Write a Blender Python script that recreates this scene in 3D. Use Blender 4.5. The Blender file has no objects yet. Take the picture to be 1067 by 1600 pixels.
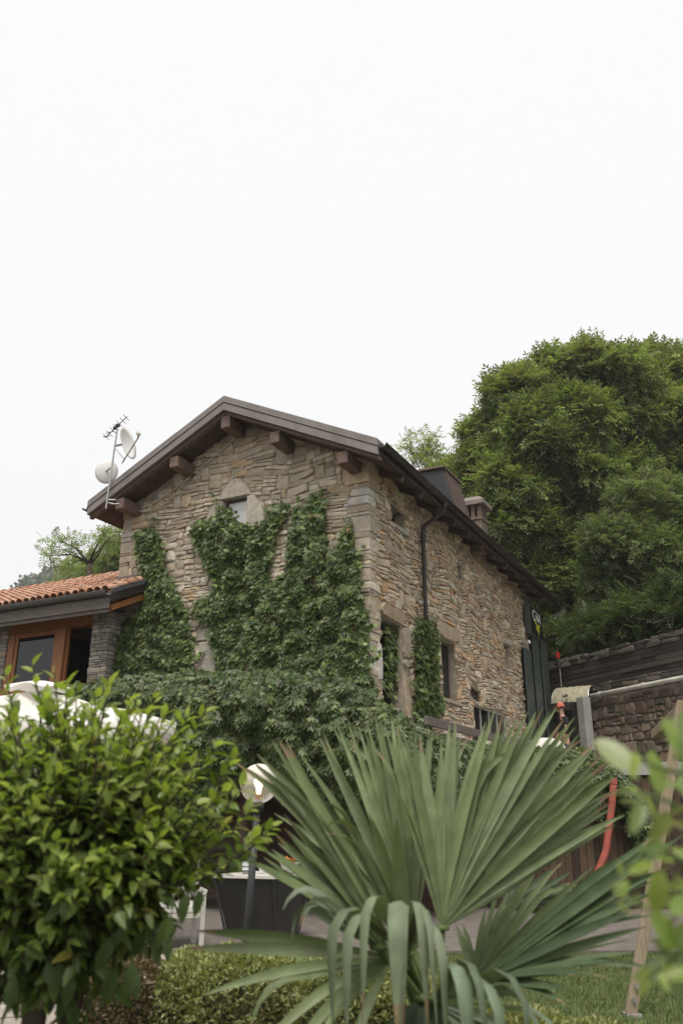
import bpy, math, random
import numpy as np
from mathutils import Vector, Matrix
random.seed(11)
rng = np.random.default_rng(11)
S = bpy.context.scene
R = math.radians

# ------------------------------------------------------------------ camera
CZ, PITCH, FPX = 1.5, 20.2, 1289.0
cam_d = bpy.data.cameras.new('camera')
cam = bpy.data.objects.new('camera', cam_d)
S.collection.objects.link(cam)
S.camera = cam
cam.location = (0, 0, CZ)
cam.rotation_euler = (R(90 + PITCH), 0, 0)
cam_d.sensor_fit = 'VERTICAL'
cam_d.sensor_height = 36
cam_d.lens = FPX / 1600 * 36
cam_d.clip_start, cam_d.clip_end = .05, 5000
cam_d.dof.use_dof = True
cam_d.dof.focus_distance = 16.5
cam_d.dof.aperture_fstop = 2.5

# ------------------------------------------------------------------ sky and sun (overcast)
SUN_EL, SUN_AZ = 64, 185          # azimuth clockwise from +Y: behind the camera
world = bpy.data.worlds.new('World')
S.world = world
world.use_nodes = True
wn = world.node_tree
bg = wn.nodes['Background']
sky = wn.nodes.new('ShaderNodeTexSky')
sky.sky_type = 'NISHITA'
sky.sun_disc = False
sky.sun_elevation = R(SUN_EL)
sky.sun_rotation = R(SUN_AZ)
cloud = wn.nodes.new('ShaderNodeMixRGB')      # an even layer of cloud over the blue
cloud.inputs[0].default_value = .94
cloud.inputs[2].default_value = (9.0, 9.0, 8.95, 1)
wn.links.new(sky.outputs[0], cloud.inputs[1])
wn.links.new(cloud.outputs[0], bg.inputs[0])
bg.inputs[1].default_value = .0475
sun_d = bpy.data.lights.new('sun', 'SUN')
sun_d.energy = 1.5
sun_d.angle = R(25)
sun_d.color = (1, .95, .88)
sun = bpy.data.objects.new('sun', sun_d)
S.collection.objects.link(sun)
a, e = R(SUN_AZ), R(SUN_EL)
to_sun = Vector((math.sin(a) * math.cos(e), math.cos(a) * math.cos(e), math.sin(e)))
sun.rotation_euler = to_sun.to_track_quat('Z', 'Y').to_euler()
sun.location = (-8, -12, 30)
vs = S.view_settings
vs.view_transform = 'Standard'
vs.look = 'None'
vs.exposure = 1.28
vs.gamma = 1
vs.use_curve_mapping = False
S.cycles.max_bounces = 8
S.cycles.transparent_max_bounces = 12

# ------------------------------------------------------------------ pixel / plane helpers (survey of the photograph)
SP, CP = math.sin(R(PITCH)), math.cos(R(PITCH))
def ray(px, py):
    v = 800 - py
    return np.array([px - 533.5, FPX * CP - v * SP, FPX * SP + v * CP])
def at(px, py, Y):
    d = ray(px, py) * (Y / ray(px, py)[1])
    return np.array([d[0], Y, d[2] + CZ])
TH = R(27.4)
AX = np.array([math.cos(TH), -math.sin(TH)])     # along the gable, to the right
AY = np.array([math.sin(TH), math.cos(TH)])      # along the side wall, away
HC = np.array([.56, 16.0])                       # the house corner
def HW(x, y, z):                                 # house coordinates -> world
    w = HC + AX * x + AY * y
    return np.array([w[0], w[1], z])
def on_gable(px, py, y=0.0):
    d = ray(px, py); P0 = HC + AY * y
    t = (P0 @ AY) / (d[:2] @ AY); l = d[:2] * t - HC
    return l @ AX, d[2] * t + CZ
def on_side(px, py, x=0.0):
    d = ray(px, py); P0 = HC + AX * x
    t = (P0 @ AX) / (d[:2] @ AX); l = d[:2] * t - HC
    return l @ AY, d[2] * t + CZ
def to_px(P):
    P = np.asarray(P, float).reshape(-1, 3)
    x, y, z = P[:, 0], P[:, 1], P[:, 2] - CZ
    dep = y * CP + z * SP
    up = -y * SP + z * CP
    dep = np.maximum(dep, .05)
    return np.stack([533.5 + FPX * x / dep, 800 - FPX * up / dep, dep], 1)
def in_poly(pts, poly):
    pts = np.asarray(pts, float); poly = np.asarray(poly, float)
    x, y = pts[:, 0], pts[:, 1]
    r = np.zeros(len(pts), bool)
    n = len(poly)
    for i in range(n):
        x0, y0 = poly[i]; x1, y1 = poly[(i + 1) % n]
        c = ((y0 > y) != (y1 > y)) & (x < (x1 - x0) * (y - y0) / (y1 - y0 + 1e-12) + x0)
        r ^= c
    return r

# ------------------------------------------------------------------ materials
def mat(name, base=(.5, .5, .5), rough=.8, var=.25, scale=6, bump=.25, bscale=25, attr=False, trans=0.0, spec=.3,
        metal=0.0, stretch=None, detail=6, dirt=None, coat=0):
    m = bpy.data.materials.new(name)
    m.use_nodes = True
    nt = m.node_tree
    N, L = nt.nodes, nt.links
    p = N['Principled BSDF']
    p.inputs['Roughness'].default_value = rough
    p.inputs['Specular IOR Level'].default_value = spec
    p.inputs['Metallic'].default_value = metal
    geo = N.new('ShaderNodeTexCoord')
    vec = geo.outputs['Object']
    if stretch:
        mp = N.new('ShaderNodeMapping')
        mp.inputs['Scale'].default_value = stretch
        L.new(vec, mp.inputs['Vector']); vec = mp.outputs[0]
    nz = N.new('ShaderNodeTexNoise')
    nz.inputs['Scale'].default_value = scale
    nz.inputs['Detail'].default_value = detail
    L.new(vec, nz.inputs['Vector'])
    mr = N.new('ShaderNodeMapRange')
    mr.inputs[1].default_value, mr.inputs[2].default_value = .25, .75
    mr.inputs[3].default_value, mr.inputs[4].default_value = 1 - var, 1 + var
    L.new(nz.outputs['Fac'], mr.inputs[0])
    mul = N.new('ShaderNodeVectorMath'); mul.operation = 'SCALE'
    if attr:
        at_ = N.new('ShaderNodeAttribute'); at_.attribute_name = 'Col'
        L.new(at_.outputs['Color'], mul.inputs[0])
    else:
        mul.inputs[0].default_value = base
    L.new(mr.outputs[0], mul.inputs['Scale'])
    col = mul.outputs[0]
    if dirt:                                             # blotches of a second colour: (colour, scale, low, high)
        n2 = N.new('ShaderNodeTexNoise'); n2.inputs['Scale'].default_value = dirt[1]; n2.inputs['Detail'].default_value = 8
        n2.inputs['Roughness'].default_value = .65
        L.new(vec, n2.inputs['Vector'])
        r2 = N.new('ShaderNodeMapRange'); r2.inputs[1].default_value, r2.inputs[2].default_value = dirt[2], dirt[3]
        L.new(n2.outputs['Fac'], r2.inputs[0])
        mx = N.new('ShaderNodeMixRGB'); mx.inputs[2].default_value = (*dirt[0], 1)
        L.new(r2.outputs[0], mx.inputs[0]); L.new(col, mx.inputs[1]); col = mx.outputs[0]
    L.new(col, p.inputs['Base Color'])
    if bump:
        nb = N.new('ShaderNodeTexNoise'); nb.inputs['Scale'].default_value = bscale; nb.inputs['Detail'].default_value = 5
        L.new(vec, nb.inputs['Vector'])
        b = N.new('ShaderNodeBump'); b.inputs['Strength'].default_value = bump; b.inputs['Distance'].default_value = .02
        L.new(nb.outputs['Fac'], b.inputs['Height']); L.new(b.outputs[0], p.inputs['Normal'])
    if trans:
        t = N.new('ShaderNodeBsdfTranslucent')
        tc = N.new('ShaderNodeVectorMath'); tc.operation = 'MULTIPLY'; tc.inputs[1].default_value = (1.15, 1.25, .55) if attr else (1, 1, 1)
        L.new(col, tc.inputs[0]); L.new(tc.outputs[0], t.inputs['Color'])
        mix = N.new('ShaderNodeMixShader'); mix.inputs[0].default_value = trans
        L.new(p.outputs[0], mix.inputs[1]); L.new(t.outputs[0], mix.inputs[2])
        L.new(mix.outputs[0], N['Material Output'].inputs['Surface'])
    return m

MAT = {}
MAT['stone'] = mat('stone', attr=True, rough=.92, var=.3, scale=9, bump=1.0, bscale=16, spec=.12, dirt=((.27, .23, .18), 2.3, .52, .8))
MAT['darkstone'] = mat('dark_stone', attr=True, rough=.92, var=.4, scale=7, bump=.6, bscale=30, spec=.15, dirt=((.05, .06, .035), 3, .5, .75))
MAT['mortar'] = mat('mortar', (.35, .305, .24), .95, .35, 5, .9, 24, spec=.1)
MAT['darkmortar'] = mat('dark_mortar', (.14, .125, .105), .95, .4, 5, .8, 30, spec=.1)
MAT['fascia'] = mat('fascia_metal', (.2, .178, .165), .5, .15, 2, .05, 40, spec=.35, dirt=((.13, .115, .1), 1.6, .5, .75))
MAT['brownwood'] = mat('brown_wood', (.085, .058, .045), .7, .3, 5, .25, 18, spec=.25, stretch=(1, 1, 4))
MAT['beamwood'] = mat('beam_wood', (.155, .11, .09), .75, .25, 8, .3, 22, spec=.2)
MAT['gutter'] = mat('brown_gutter', (.035, .026, .023), .5, .25, 3, .05, 30, spec=.4, dirt=((.065, .055, .048), 2, .55, .75))
MAT['grey_gutter'] = mat('grey_gutter', (.1, .09, .08), .5, .2, 4, .08, 30, spec=.4)
MAT['greywood'] = mat('grey_board', (.15, .13, .11), .75, .25, 4, .3, 16, spec=.2, stretch=(1, 6, 6))
MAT['orangewood'] = mat('larch_wood', (.3, .125, .045), .5, .2, 4, .1, 20, spec=.35, stretch=(3, 3, .6))
MAT['tile'] = mat('terracotta', attr=True, rough=.85, var=.3, scale=9, bump=.3, bscale=35, spec=.15, dirt=((.2, .13, .08), 3.5, .55, .8))
MAT['darktile'] = mat('main_roof_tile', (.13, .09, .075), .85, .3, 7, .3, 35)
MAT['leaf'] = mat('leaf', attr=True, rough=.42, var=.18, scale=9, bump=0, trans=.36, spec=.42)
MAT['citrusleaf'] = mat('citrus_leaf', attr=True, rough=.4, var=.18, scale=9, bump=0, trans=.48, spec=.42)
MAT['dullleaf'] = mat('dull_leaf', attr=True, rough=.55, var=.15, scale=4, bump=0, trans=.45, spec=.3)
MAT['palm'] = mat('palm_leaf', attr=True, rough=.5, var=.22, scale=14, bump=.1, bscale=60, trans=.18, spec=.3, stretch=(1, 1, 1))
MAT['bark'] = mat('bark', (.075, .06, .045), .95, .4, 10, .9, 18, spec=.1)
MAT['stem'] = mat('green_stem', (.08, .12, .035), .6, .2, 10, .1, 20)
MAT['twigs'] = mat('dark_stem_hull', (.035, .035, .02), .95, .5, 12, 1.0, 14, spec=.05)
MAT['glass'] = mat('window_glass', (.012, .014, .015), .03, .1, 2, 0, spec=.45)
MAT['sky_white_glass'] = mat('sky_white_glass', (.78, .78, .76), .12, .06, 2, 0, spec=.5)  # near-white put into the glass colour for the bright sky it reflects
MAT['whitelight'] = mat('white_plastic', (.72, .71, .69), .45, .06, 4, .02, 30)
MAT['steel'] = mat('galvanised_steel', (.42, .42, .41), .4, .15, 10, .05, 40, metal=.8)
MAT['blackmetal'] = mat('black_metal', (.03, .03, .032), .45, .2, 8, .04, 40, spec=.4)
MAT['canvas'] = mat('white_canvas', (.78, .75, .7), .9, .08, 3, .12, 12, trans=.25, spec=.1)
MAT['greenmetal'] = mat('dark_green_metal', (.06, .075, .066), .5, .15, 2, .04, 30, spec=.35)
MAT['signface'] = mat('sign_face', (.006, .006, .007), .65, .1, 3, 0, spec=.12)
MAT['signside'] = mat('sign_side', (.085, .085, .088), .45, .1, 3, 0)
MAT['letterwhite'] = mat('letter_white', (.8, .8, .78), .5, .05, 3, 0)
MAT['emblem'] = mat('emblem_yellow', (.62, .56, .05), .5, .1, 3, 0)
MAT['red'] = mat('red_pipe', (.33, .085, .06), .65, .2, 6, .1, 30, spec=.3, dirt=((.25, .06, .04), 4, .55, .8))
MAT['redpaint'] = mat('red_paint', (.5, .02, .015), .5, .1, 6, 0)
MAT['greywhite'] = mat('weathered_white', (.45, .43, .38), .8, .2, 4, .15, 20, dirt=((.2, .18, .12), 3, .55, .8))
MAT['fibre'] = mat('weathered_fibreglass', (.45, .41, .29), .55, .15, 3, .1, 20, trans=.25, dirt=((.16, .14, .07), 4, .5, .78), stretch=(3, 3, .6))
MAT['concrete'] = mat('concrete', (.3, .29, .27), .9, .2, 4, .3, 30)
MAT['boards'] = mat('weathered_board', attr=True, rough=.88, var=.4, scale=5, bump=.4, bscale=20, spec=.12, stretch=(1, 1, 7))
MAT['plank'] = mat('brown_plank', attr=True, rough=.75, var=.35, scale=6, bump=.4, bscale=16, spec=.15, stretch=(7, 7, .7))
MAT['timber'] = mat('weathered_timber', (.3, .235, .165), .8, .25, 6, .4, 20, spec=.15, stretch=(7, 7, .8))
MAT['soil'] = mat('soil', (.07, .058, .04), .95, .4, 3, .6, 14)
MAT['slope'] = mat('slope_ground', (.035, .045, .02), .95, .5, 1.2, .8, 6, dirt=((.06, .05, .03), 1, .5, .7))
MAT['lawn'] = mat('lawn_ground', (.085, .115, .04), .95, .4, 5, .5, 40, dirt=((.13, .12, .06), 2, .55, .75))
MAT['grass'] = mat('grass_blade', attr=True, rough=.6, var=.15, scale=3, bump=0, trans=.3, spec=.2)
MAT['paving'] = mat('paving', (.14, .122, .108), .85, .3, 6, .3, 40, dirt=((.14, .11, .09), 8, .5, .7))
MAT['slab'] = mat('paving_slab', attr=True, rough=.85, var=.2, scale=6, bump=.3, bscale=30)
MAT['darkpanel'] = mat('dark_laminate', (.028, .026, .025), .5, .2, 4, .05, 20, spec=.35)
MAT['marble'] = mat('pale_stone_top', (.55, .52, .48), .4, .12, 5, .03, 20)
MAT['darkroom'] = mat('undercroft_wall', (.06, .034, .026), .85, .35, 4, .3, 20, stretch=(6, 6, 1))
MAT['skin'] = mat('skin', (.42, .24, .17), .55, .08, 8, 0)
MAT['tshirt'] = mat('black_cotton', (.018, .018, .02), .9, .2, 8, .1, 20)
MAT['trousers'] = mat('dark_trousers', (.05, .05, .06), .9, .2, 8, .1, 20)
MAT['cap'] = mat('orange_cap', (.5, .13, .08), .8, .1, 8, .05, 40)
MAT['hair'] = mat('dark_hair', (.025, .018, .013), .7, .2, 20, .2, 40)
MAT['blue'] = mat('blue_fabric', (.06, .11, .3), .8, .15, 5, .1, 20)
MAT['chip'] = mat('orange_crisp', (.65, .27, .04), .6, .2, 20, .1, 40)
MAT['paper'] = mat('paper_label', (.6, .62, .63), .6, .1, 10, 0)
MAT['hill'] = mat('hill_wood', (.075, .095, .06), .95, .4, .05, 0)
MAT['farleaf'] = mat('far_leaf', attr=True, rough=.8, var=.1, scale=1, bump=0, trans=.2, spec=.1)
MAT['brickwork'] = mat('chimney_brick', (.15, .115, .09), .9, .35, 9, .4, 25)
MAT['capstone'] = mat('chimney_slab', (.2, .17, .155), .8, .2, 6, .2, 25)
def glass_mat(name, col, rough=.0, mixwhite=0):
    m = bpy.data.materials.new(name); m.use_nodes = True
    N, L = m.node_tree.nodes, m.node_tree.links
    p = N['Principled BSDF']
    p.inputs['Base Color'].default_value = (*col, 1)
    p.inputs['Roughness'].default_value = rough
    p.inputs['Transmission Weight'].default_value = 1
    p.inputs['IOR'].default_value = 1.3
    tr = N.new('ShaderNodeBsdfTransparent'); tr.inputs[0].default_value = (.96, .95, .93, 1)
    mx = N.new('ShaderNodeMixShader'); mx.inputs[0].default_value = .55
    L.new(p.outputs[0], mx.inputs[1]); L.new(tr.outputs[0], mx.inputs[2])
    out = mx.outputs[0]
    if mixwhite:
        t = N.new('ShaderNodeBsdfTranslucent'); t.inputs[0].default_value = (.9, .9, .88, 1)
        d = N.new('ShaderNodeBsdfDiffuse'); d.inputs[0].default_value = (.85, .85, .83, 1)
        a_ = N.new('ShaderNodeMixShader'); a_.inputs[0].default_value = .6
        L.new(t.outputs[0], a_.inputs[1]); L.new(d.outputs[0], a_.inputs[2])
        b_ = N.new('ShaderNodeMixShader'); b_.inputs[0].default_value = mixwhite
        L.new(out, b_.inputs[1]); L.new(a_.outputs[0], b_.inputs[2]); out = b_.outputs[0]
    L.new(out, N['Material Output'].inputs['Surface'])
    return m
MAT['globe_clear'] = glass_mat('globe_clear_glass', (.98, .97, .95), .03, .2)
def frost_top(m, zc):                             # frosted crown of the lamp globe, clear below
    N, L = m.node_tree.nodes, m.node_tree.links
    b_ = [n for n in N if n.type == 'MIX_SHADER'][-1]
    tc = N.new('ShaderNodeTexCoord'); sp = N.new('ShaderNodeSeparateXYZ'); mr = N.new('ShaderNodeMapRange')
    mr.inputs[1].default_value, mr.inputs[2].default_value, mr.inputs[3].default_value, mr.inputs[4].default_value = zc - .03, zc + .12, .14, .62
    L.new(tc.outputs['Object'], sp.inputs[0]); L.new(sp.outputs[2], mr.inputs[0]); L.new(mr.outputs[0], b_.inputs[0])
frost_top(MAT['globe_clear'], 1.77)
MAT['bottleglass'] = glass_mat('bottle_glass', (.9, .95, .95), .02)
def emit_mat(name, col, s):
    m = bpy.data.materials.new(name); m.use_nodes = True
    p = m.node_tree.nodes['Principled BSDF']
    p.inputs['Emission Color'].default_value = (*col, 1); p.inputs['Emission Strength'].default_value = s
    return m
MAT['bulb'] = emit_mat('lit_bulb', (1, .72, .45), 7)

# ------------------------------------------------------------------ object helpers
COL = S.collection.objects
def thing(name, label, cat, loc=(0, 0, 0), rz=0.0, group=None):
    o = bpy.data.objects.new(name, None)
    o.empty_display_size = .2
    COL.link(o)
    o.location = tuple(float(v) for v in loc); o.rotation_euler = (0, 0, rz)
    o['label'] = label; o['category'] = cat
    if group: o['group'] = group
    return o
def new_obj(name, me, m=None, parent=None):
    o = bpy.data.objects.new(name, me)
    COL.link(o)
    if m is not None and not me.materials: me.materials.append(m)
    if parent is not None: o.parent = parent
    return o
class MB:
    def __init__(s, off=(0, 0, 0)):
        s.v, s.f, s.c = [], [], []
        s.off = np.array(off, float)          # subtracted from every vertex (world -> thing)
    def add(s, V, F, c=(1, 1, 1)):
        b = len(s.v)
        s.v += [tuple(np.asarray(p, float) - s.off) for p in V]
        s.f += [tuple(b + i for i in f) for f in F]
        s.c += [c] * len(F)
        return s
    def box(s, x0, x1, y0, y1, z0, z1, c=(1, 1, 1)):
        V = [(x0, y0, z0), (x1, y0, z0), (x1, y1, z0), (x0, y1, z0), (x0, y0, z1), (x1, y0, z1), (x1, y1, z1), (x0, y1, z1)]
        return s.add(V, [(0, 3, 2, 1), (4, 5, 6, 7), (0, 1, 5, 4), (1, 2, 6, 5), (2, 3, 7, 6), (3, 0, 4, 7)], c)
    def beam(s, p0, p1, w, h, up=(0, 0, 1), c=(1, 1, 1), w1=None, h1=None):
        p0, p1, up = np.array(p0, float), np.array(p1, float), np.array(up, float)
        d = (p1 - p0) / np.linalg.norm(p1 - p0)
        x = np.cross(d, up); x /= np.linalg.norm(x); z = np.cross(x, d)
        w1 = w if w1 is None else w1; h1 = h if h1 is None else h1
        V = []
        for p, a_, b_ in ((p0, w, h), (p1, w1, h1)):
            V += [p - x * a_ / 2 - z * b_ / 2, p + x * a_ / 2 - z * b_ / 2, p + x * a_ / 2 + z * b_ / 2, p - x * a_ / 2 + z * b_ / 2]
        return s.add(V, [(0, 1, 2, 3), (7, 6, 5, 4), (0, 4, 5, 1), (1, 5, 6, 2), (2, 6, 7, 3), (3, 7, 4, 0)], c)
    def tube(s, pts, r, n=8, c=(1, 1, 1), caps=True):
        pts = [np.array(p, float) for p in pts]
        k = len(pts)
        rs = r if hasattr(r, '__len__') else [r] * k
        V, F = [], []
        ref = np.array([.13, .21, .97])
        for i, p in enumerate(pts):
            d = pts[min(i + 1, k - 1)] - pts[max(i - 1, 0)]
            d = d / (np.linalg.norm(d) + 1e-9)
            if abs(d @ ref) > .95: ref = np.array([.9, .3, .1])
            x = np.cross(d, ref); x /= np.linalg.norm(x); y = np.cross(d, x)
            for j in range(n):
                t = 2 * math.pi * j / n
                V.append(p + (x * math.cos(t) + y * math.sin(t)) * rs[i])
        for i in range(k - 1):
            for j in range(n):
                F.append((i * n + j, i * n + (j + 1) % n, (i + 1) * n + (j + 1) % n, (i + 1) * n + j))
        if caps:
            F.append(tuple(range(n - 1, -1, -1))); F.append(tuple((k - 1) * n + j for j in range(n)))
        return s.add(V, F, c)
    def prism(s, poly, ext, c=(1, 1, 1)):
        n = len(poly); ext = np.array(ext, float)
        V = [np.array(p, float) for p in poly] + [np.array(p, float) + ext for p in poly]
        F = [tuple(range(n - 1, -1, -1)), tuple(range(n, 2 * n))] + [(i, (i + 1) % n, n + (i + 1) % n, n + i) for i in range(n)]
        return s.add(V, F, c)
    def lathe(s, prof, cx=0, cy=0, cz=0, n=20, c=(1, 1, 1), closed=False):
        V, F = [], []
        for r, z in prof:
            for j in range(n):
                t = 2 * math.pi * j / n
                V.append((cx + r * math.cos(t), cy + r * math.sin(t), cz + z))
        k = len(prof)
        for i in range(k - 1):
            for j in range(n):
                F.append((i * n + j, i * n + (j + 1) % n, (i + 1) * n + (j + 1) % n, (i + 1) * n + j))
        return s.add(V, F, c)
    def mesh(s, name, smooth=False):
        me = bpy.data.meshes.new(name)
        me.from_pydata(s.v, [], s.f)
        ca = me.color_attributes.new('Col', 'FLOAT_COLOR', 'CORNER')
        cl = []
        for f, c in zip(s.f, s.c): cl += [c[0], c[1], c[2], 1.0] * len(f)
        ca.data.foreach_set('color', cl)
        if smooth: me.polygons.foreach_set('use_smooth', [True] * len(s.f))
        me.update()
        return me
    def build(s, name, m, parent=None, smooth=False, bevel=0.0, kind=None, seg=2, label=None, recalc=True):
        me = s.mesh(name, smooth)
        o = new_obj(name, me, MAT[m] if isinstance(m, str) else m, parent)
        if recalc:
            import bmesh
            bm = bmesh.new(); bm.from_mesh(me); bmesh.ops.recalc_face_normals(bm, faces=bm.faces); bm.to_mesh(me); bm.free()
        if bevel:
            bv = o.modifiers.new('bevel', 'BEVEL'); bv.width = bevel; bv.segments = seg; bv.limit_method = 'ANGLE'
        if kind: o['kind'] = kind
        if label: o['label'] = label
        return o

def unit(a_):
    a_ = np.asarray(a_, float)
    return a_ / (np.linalg.norm(a_, axis=-1, keepdims=True) + 1e-12)
def frames(d, n):                                 # rotation matrices with Y along d and Z near n
    d = unit(d)
    x = unit(np.cross(d, n)); z = np.cross(x, d)
    return np.stack([x, d, z], -1)
def scatter_mesh(name, tpl, pos, Rm, sc, cols):
    TV, TF = tpl
    TV = np.asarray(TV, float); nv = len(TV); N = len(pos)
    sc = np.asarray(sc, float)
    s3 = sc[:, None, None] if sc.ndim == 1 else sc[:, None, :]
    V = np.einsum('nij,nkj->nki', Rm, TV[None] * s3) + np.asarray(pos)[:, None, :]
    loops = np.concatenate([np.array(f) for f in TF]); tot = np.array([len(f) for f in TF])
    st = np.concatenate([[0], np.cumsum(tot)[:-1]])
    nl, nf = len(loops), len(TF)
    LI = (loops[None] + (np.arange(N) * nv)[:, None]).ravel()
    ST = (st[None] + (np.arange(N) * nl)[:, None]).ravel()
    me = bpy.data.meshes.new(name)
    me.vertices.add(N * nv); me.vertices.foreach_set('co', V.astype(np.float32).ravel())
    me.loops.add(N * nl); me.loops.foreach_set('vertex_index', LI.astype(np.int32))
    me.polygons.add(N * nf); me.polygons.foreach_set('loop_start', ST.astype(np.int32))
    me.polygons.foreach_set('loop_total', np.tile(tot, N).astype(np.int32))
    me.update(calc_edges=True)
    ca = me.color_attributes.new('Col', 'FLOAT_COLOR', 'POINT')
    c4 = np.ones((N, nv, 4), np.float32); c4[:, :, :3] = np.asarray(cols)[:, None, :]
    ca.data.foreach_set('color', c4.ravel())
    return me
def broad_leaf(w=.42, fold=.25, droop=.15, petiole=.12):
    t = np.array([0, .3, .66, 1.0]); hw = np.array([0, .5, .4, 0]) * w
    V = [(0, -petiole, 0)]
    mid, le, ri = [], {}, {}
    for i in range(4):
        mid.append(len(V)); V.append((0, t[i], -droop * t[i] ** 2))
    for i in (1, 2):
        le[i] = len(V); V.append((-hw[i], t[i], fold * hw[i] - droop * t[i] ** 2))
        ri[i] = len(V); V.append((hw[i], t[i], fold * hw[i] - droop * t[i] ** 2))
    m = mid
    F = [(m[0], m[1], le[1]), (m[1], m[2], le[2], le[1]), (m[2], m[3], le[2]),
         (m[0], ri[1], m[1]), (m[1], ri[1], ri[2], m[2]), (m[2], ri[2], m[3])]
    pw = .025
    b = len(V); V += [(-pw, -petiole, 0), (pw, -petiole, 0), (pw, .02, 0), (-pw, .02, 0)]
    F.append((b, b + 1, b + 2, b + 3))
    return np.array(V), F
def creeper_leaf():                               # five pointed leaflets from one stalk, hanging
    V, F = [], []
    for k, (ang, l) in enumerate(((-78, .55), (-38, .85), (0, 1.0), (38, .85), (78, .55))):
        a_ = R(ang); d = np.array([math.sin(a_), math.cos(a_)]); n = np.array([d[1], -d[0]])
        b = len(V)
        z = .03 * (2 - abs(k - 2))
        for t, w in ((0, 0), (.45, .2), (.45, -.2), (1, 0), (.45, 0)):
            q = d * t * l + n * w * l * 1.15
            V.append((q[0], q[1], z + (-.07 if w == 0 and t == .45 else 0) - .12 * t * t))
        F += [(b, b + 1, b + 4), (b + 4, b + 1, b + 3), (b, b + 4, b + 2), (b + 4, b + 3, b + 2)]
    return np.array(V), F
def spray_leaf(pairs=4):                          # a pinnate spray of small leaflets
    V, F = [], []
    def lf(o, d, l, w):
        d = np.array(d) / np.linalg.norm(d); n = np.array([d[1], -d[0], 0])
        b = len(V)
        o = np.array(o, float)
        V.extend([o, o + d * l * .5 + n * w + (0, 0, .02), o + d * l + (0, 0, -.08 * l * 3), o + d * l * .5 - n * w + (0, 0, .02)])
        F.append((b, b + 1, b + 2)); F.append((b, b + 2, b + 3))
    for i in range(pairs):
        y = .12 + .72 * i / max(1, pairs - 1)
        for s_ in (-1, 1):
            lf((0, y, -.1 * y * y), (s_, .55, 0), .3, .065)
    lf((0, .9, -.09), (0, 1, 0), .32, .07)
    return np.array(V), F
def vis_rank(P, rad, k):                          # indices of the k leaves that show largest in the photograph
    q = to_px(P)
    rp = np.clip(FPX * np.asarray(rad) / q[:, 2] * .45, 1, 60)
    cs = 3.0
    order = np.argsort(-q[:, 2])
    G = -np.ones((int(1600 / cs) + 1, int(1067 / cs) + 1), int)
    for i in order:
        x, y = q[i, 0] / cs, q[i, 1] / cs; r_ = rp[i] / cs
        x0, x1, y0, y1 = int(x - r_), int(x + r_) + 1, int(y - r_), int(y + r_) + 1
        if x1 < 0 or y1 < 0 or x0 > G.shape[1] or y0 > G.shape[0]: continue
        G[max(0, y0):max(0, y1), max(0, x0):max(0, x1)] = i
    cnt = np.bincount(G[G >= 0].ravel(), minlength=len(P)) if (G >= 0).any() else np.zeros(len(P), int)
    idx = np.argsort(-cnt)[:k]
    return idx[cnt[idx] > 0]
def pick_cols(base, n, dv=.22, dh=.12):
    base = np.asarray(base, float)
    c = base[rng.integers(0, len(base), n)]
    c = c * (1 + dv * rng.standard_normal((n, 1)))
    c = c * (1 + dh * rng.standard_normal((n, 3)))
    return np.clip(c, .008, .8)
def leafage(root, tpl, P, Rm, sc, cols, m, singles=300, name='leaf', rest='foliage', nvar=10):
    """the leaves that show largest are leaf objects of their own, the others one mass"""
    off = np.array(root.location)
    P = np.asarray(P); loc = P - off
    idx = vis_rank(P, sc if np.ndim(sc) == 1 else sc[:, 1], singles) if singles else np.array([], int)
    keep = np.ones(len(P), bool); keep[idx] = False
    if len(idx):
        lum = cols[idx].sum(1); bins = np.array_split(np.argsort(lum), nvar)
        for b in bins:
            if not len(b): continue
            c = cols[idx[b]].mean(0)
            me = scatter_mesh(name, tpl, np.zeros((1, 3)), np.eye(3)[None], np.ones(1), c[None])
            me.materials.append(MAT[m])
            for j in idx[b]:
                o = bpy.data.objects.new(name, me); COL.link(o); o.parent = root
                M4 = np.eye(4)
                s_ = sc[j] if np.ndim(sc) == 1 else sc[j][None, :]
                M4[:3, :3] = Rm[j] * s_
                M4[:3, 3] = loc[j]
                o.matrix_local = Matrix(M4.tolist())
    if keep.any():
        me = scatter_mesh(rest, tpl, loc[keep], Rm[keep], np.asarray(sc)[keep], cols[keep])
        o = new_obj(rest, me, MAT[m], root); o['kind'] = 'stuff'
def smooth_noise(n=6, amp=1.0, fmin=.3, fmax=2.0):
    k = rng.standard_normal((n, 2)); k = unit(k) * rng.uniform(fmin, fmax, (n, 1)); ph = rng.uniform(0, 6.28, n)
    def fn(u, v):
        return amp * sum(math.sin(k[i, 0] * u * 6.28 + k[i, 1] * v * 6.28 + ph[i]) for i in range(n)) / math.sqrt(n)
    return fn

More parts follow.
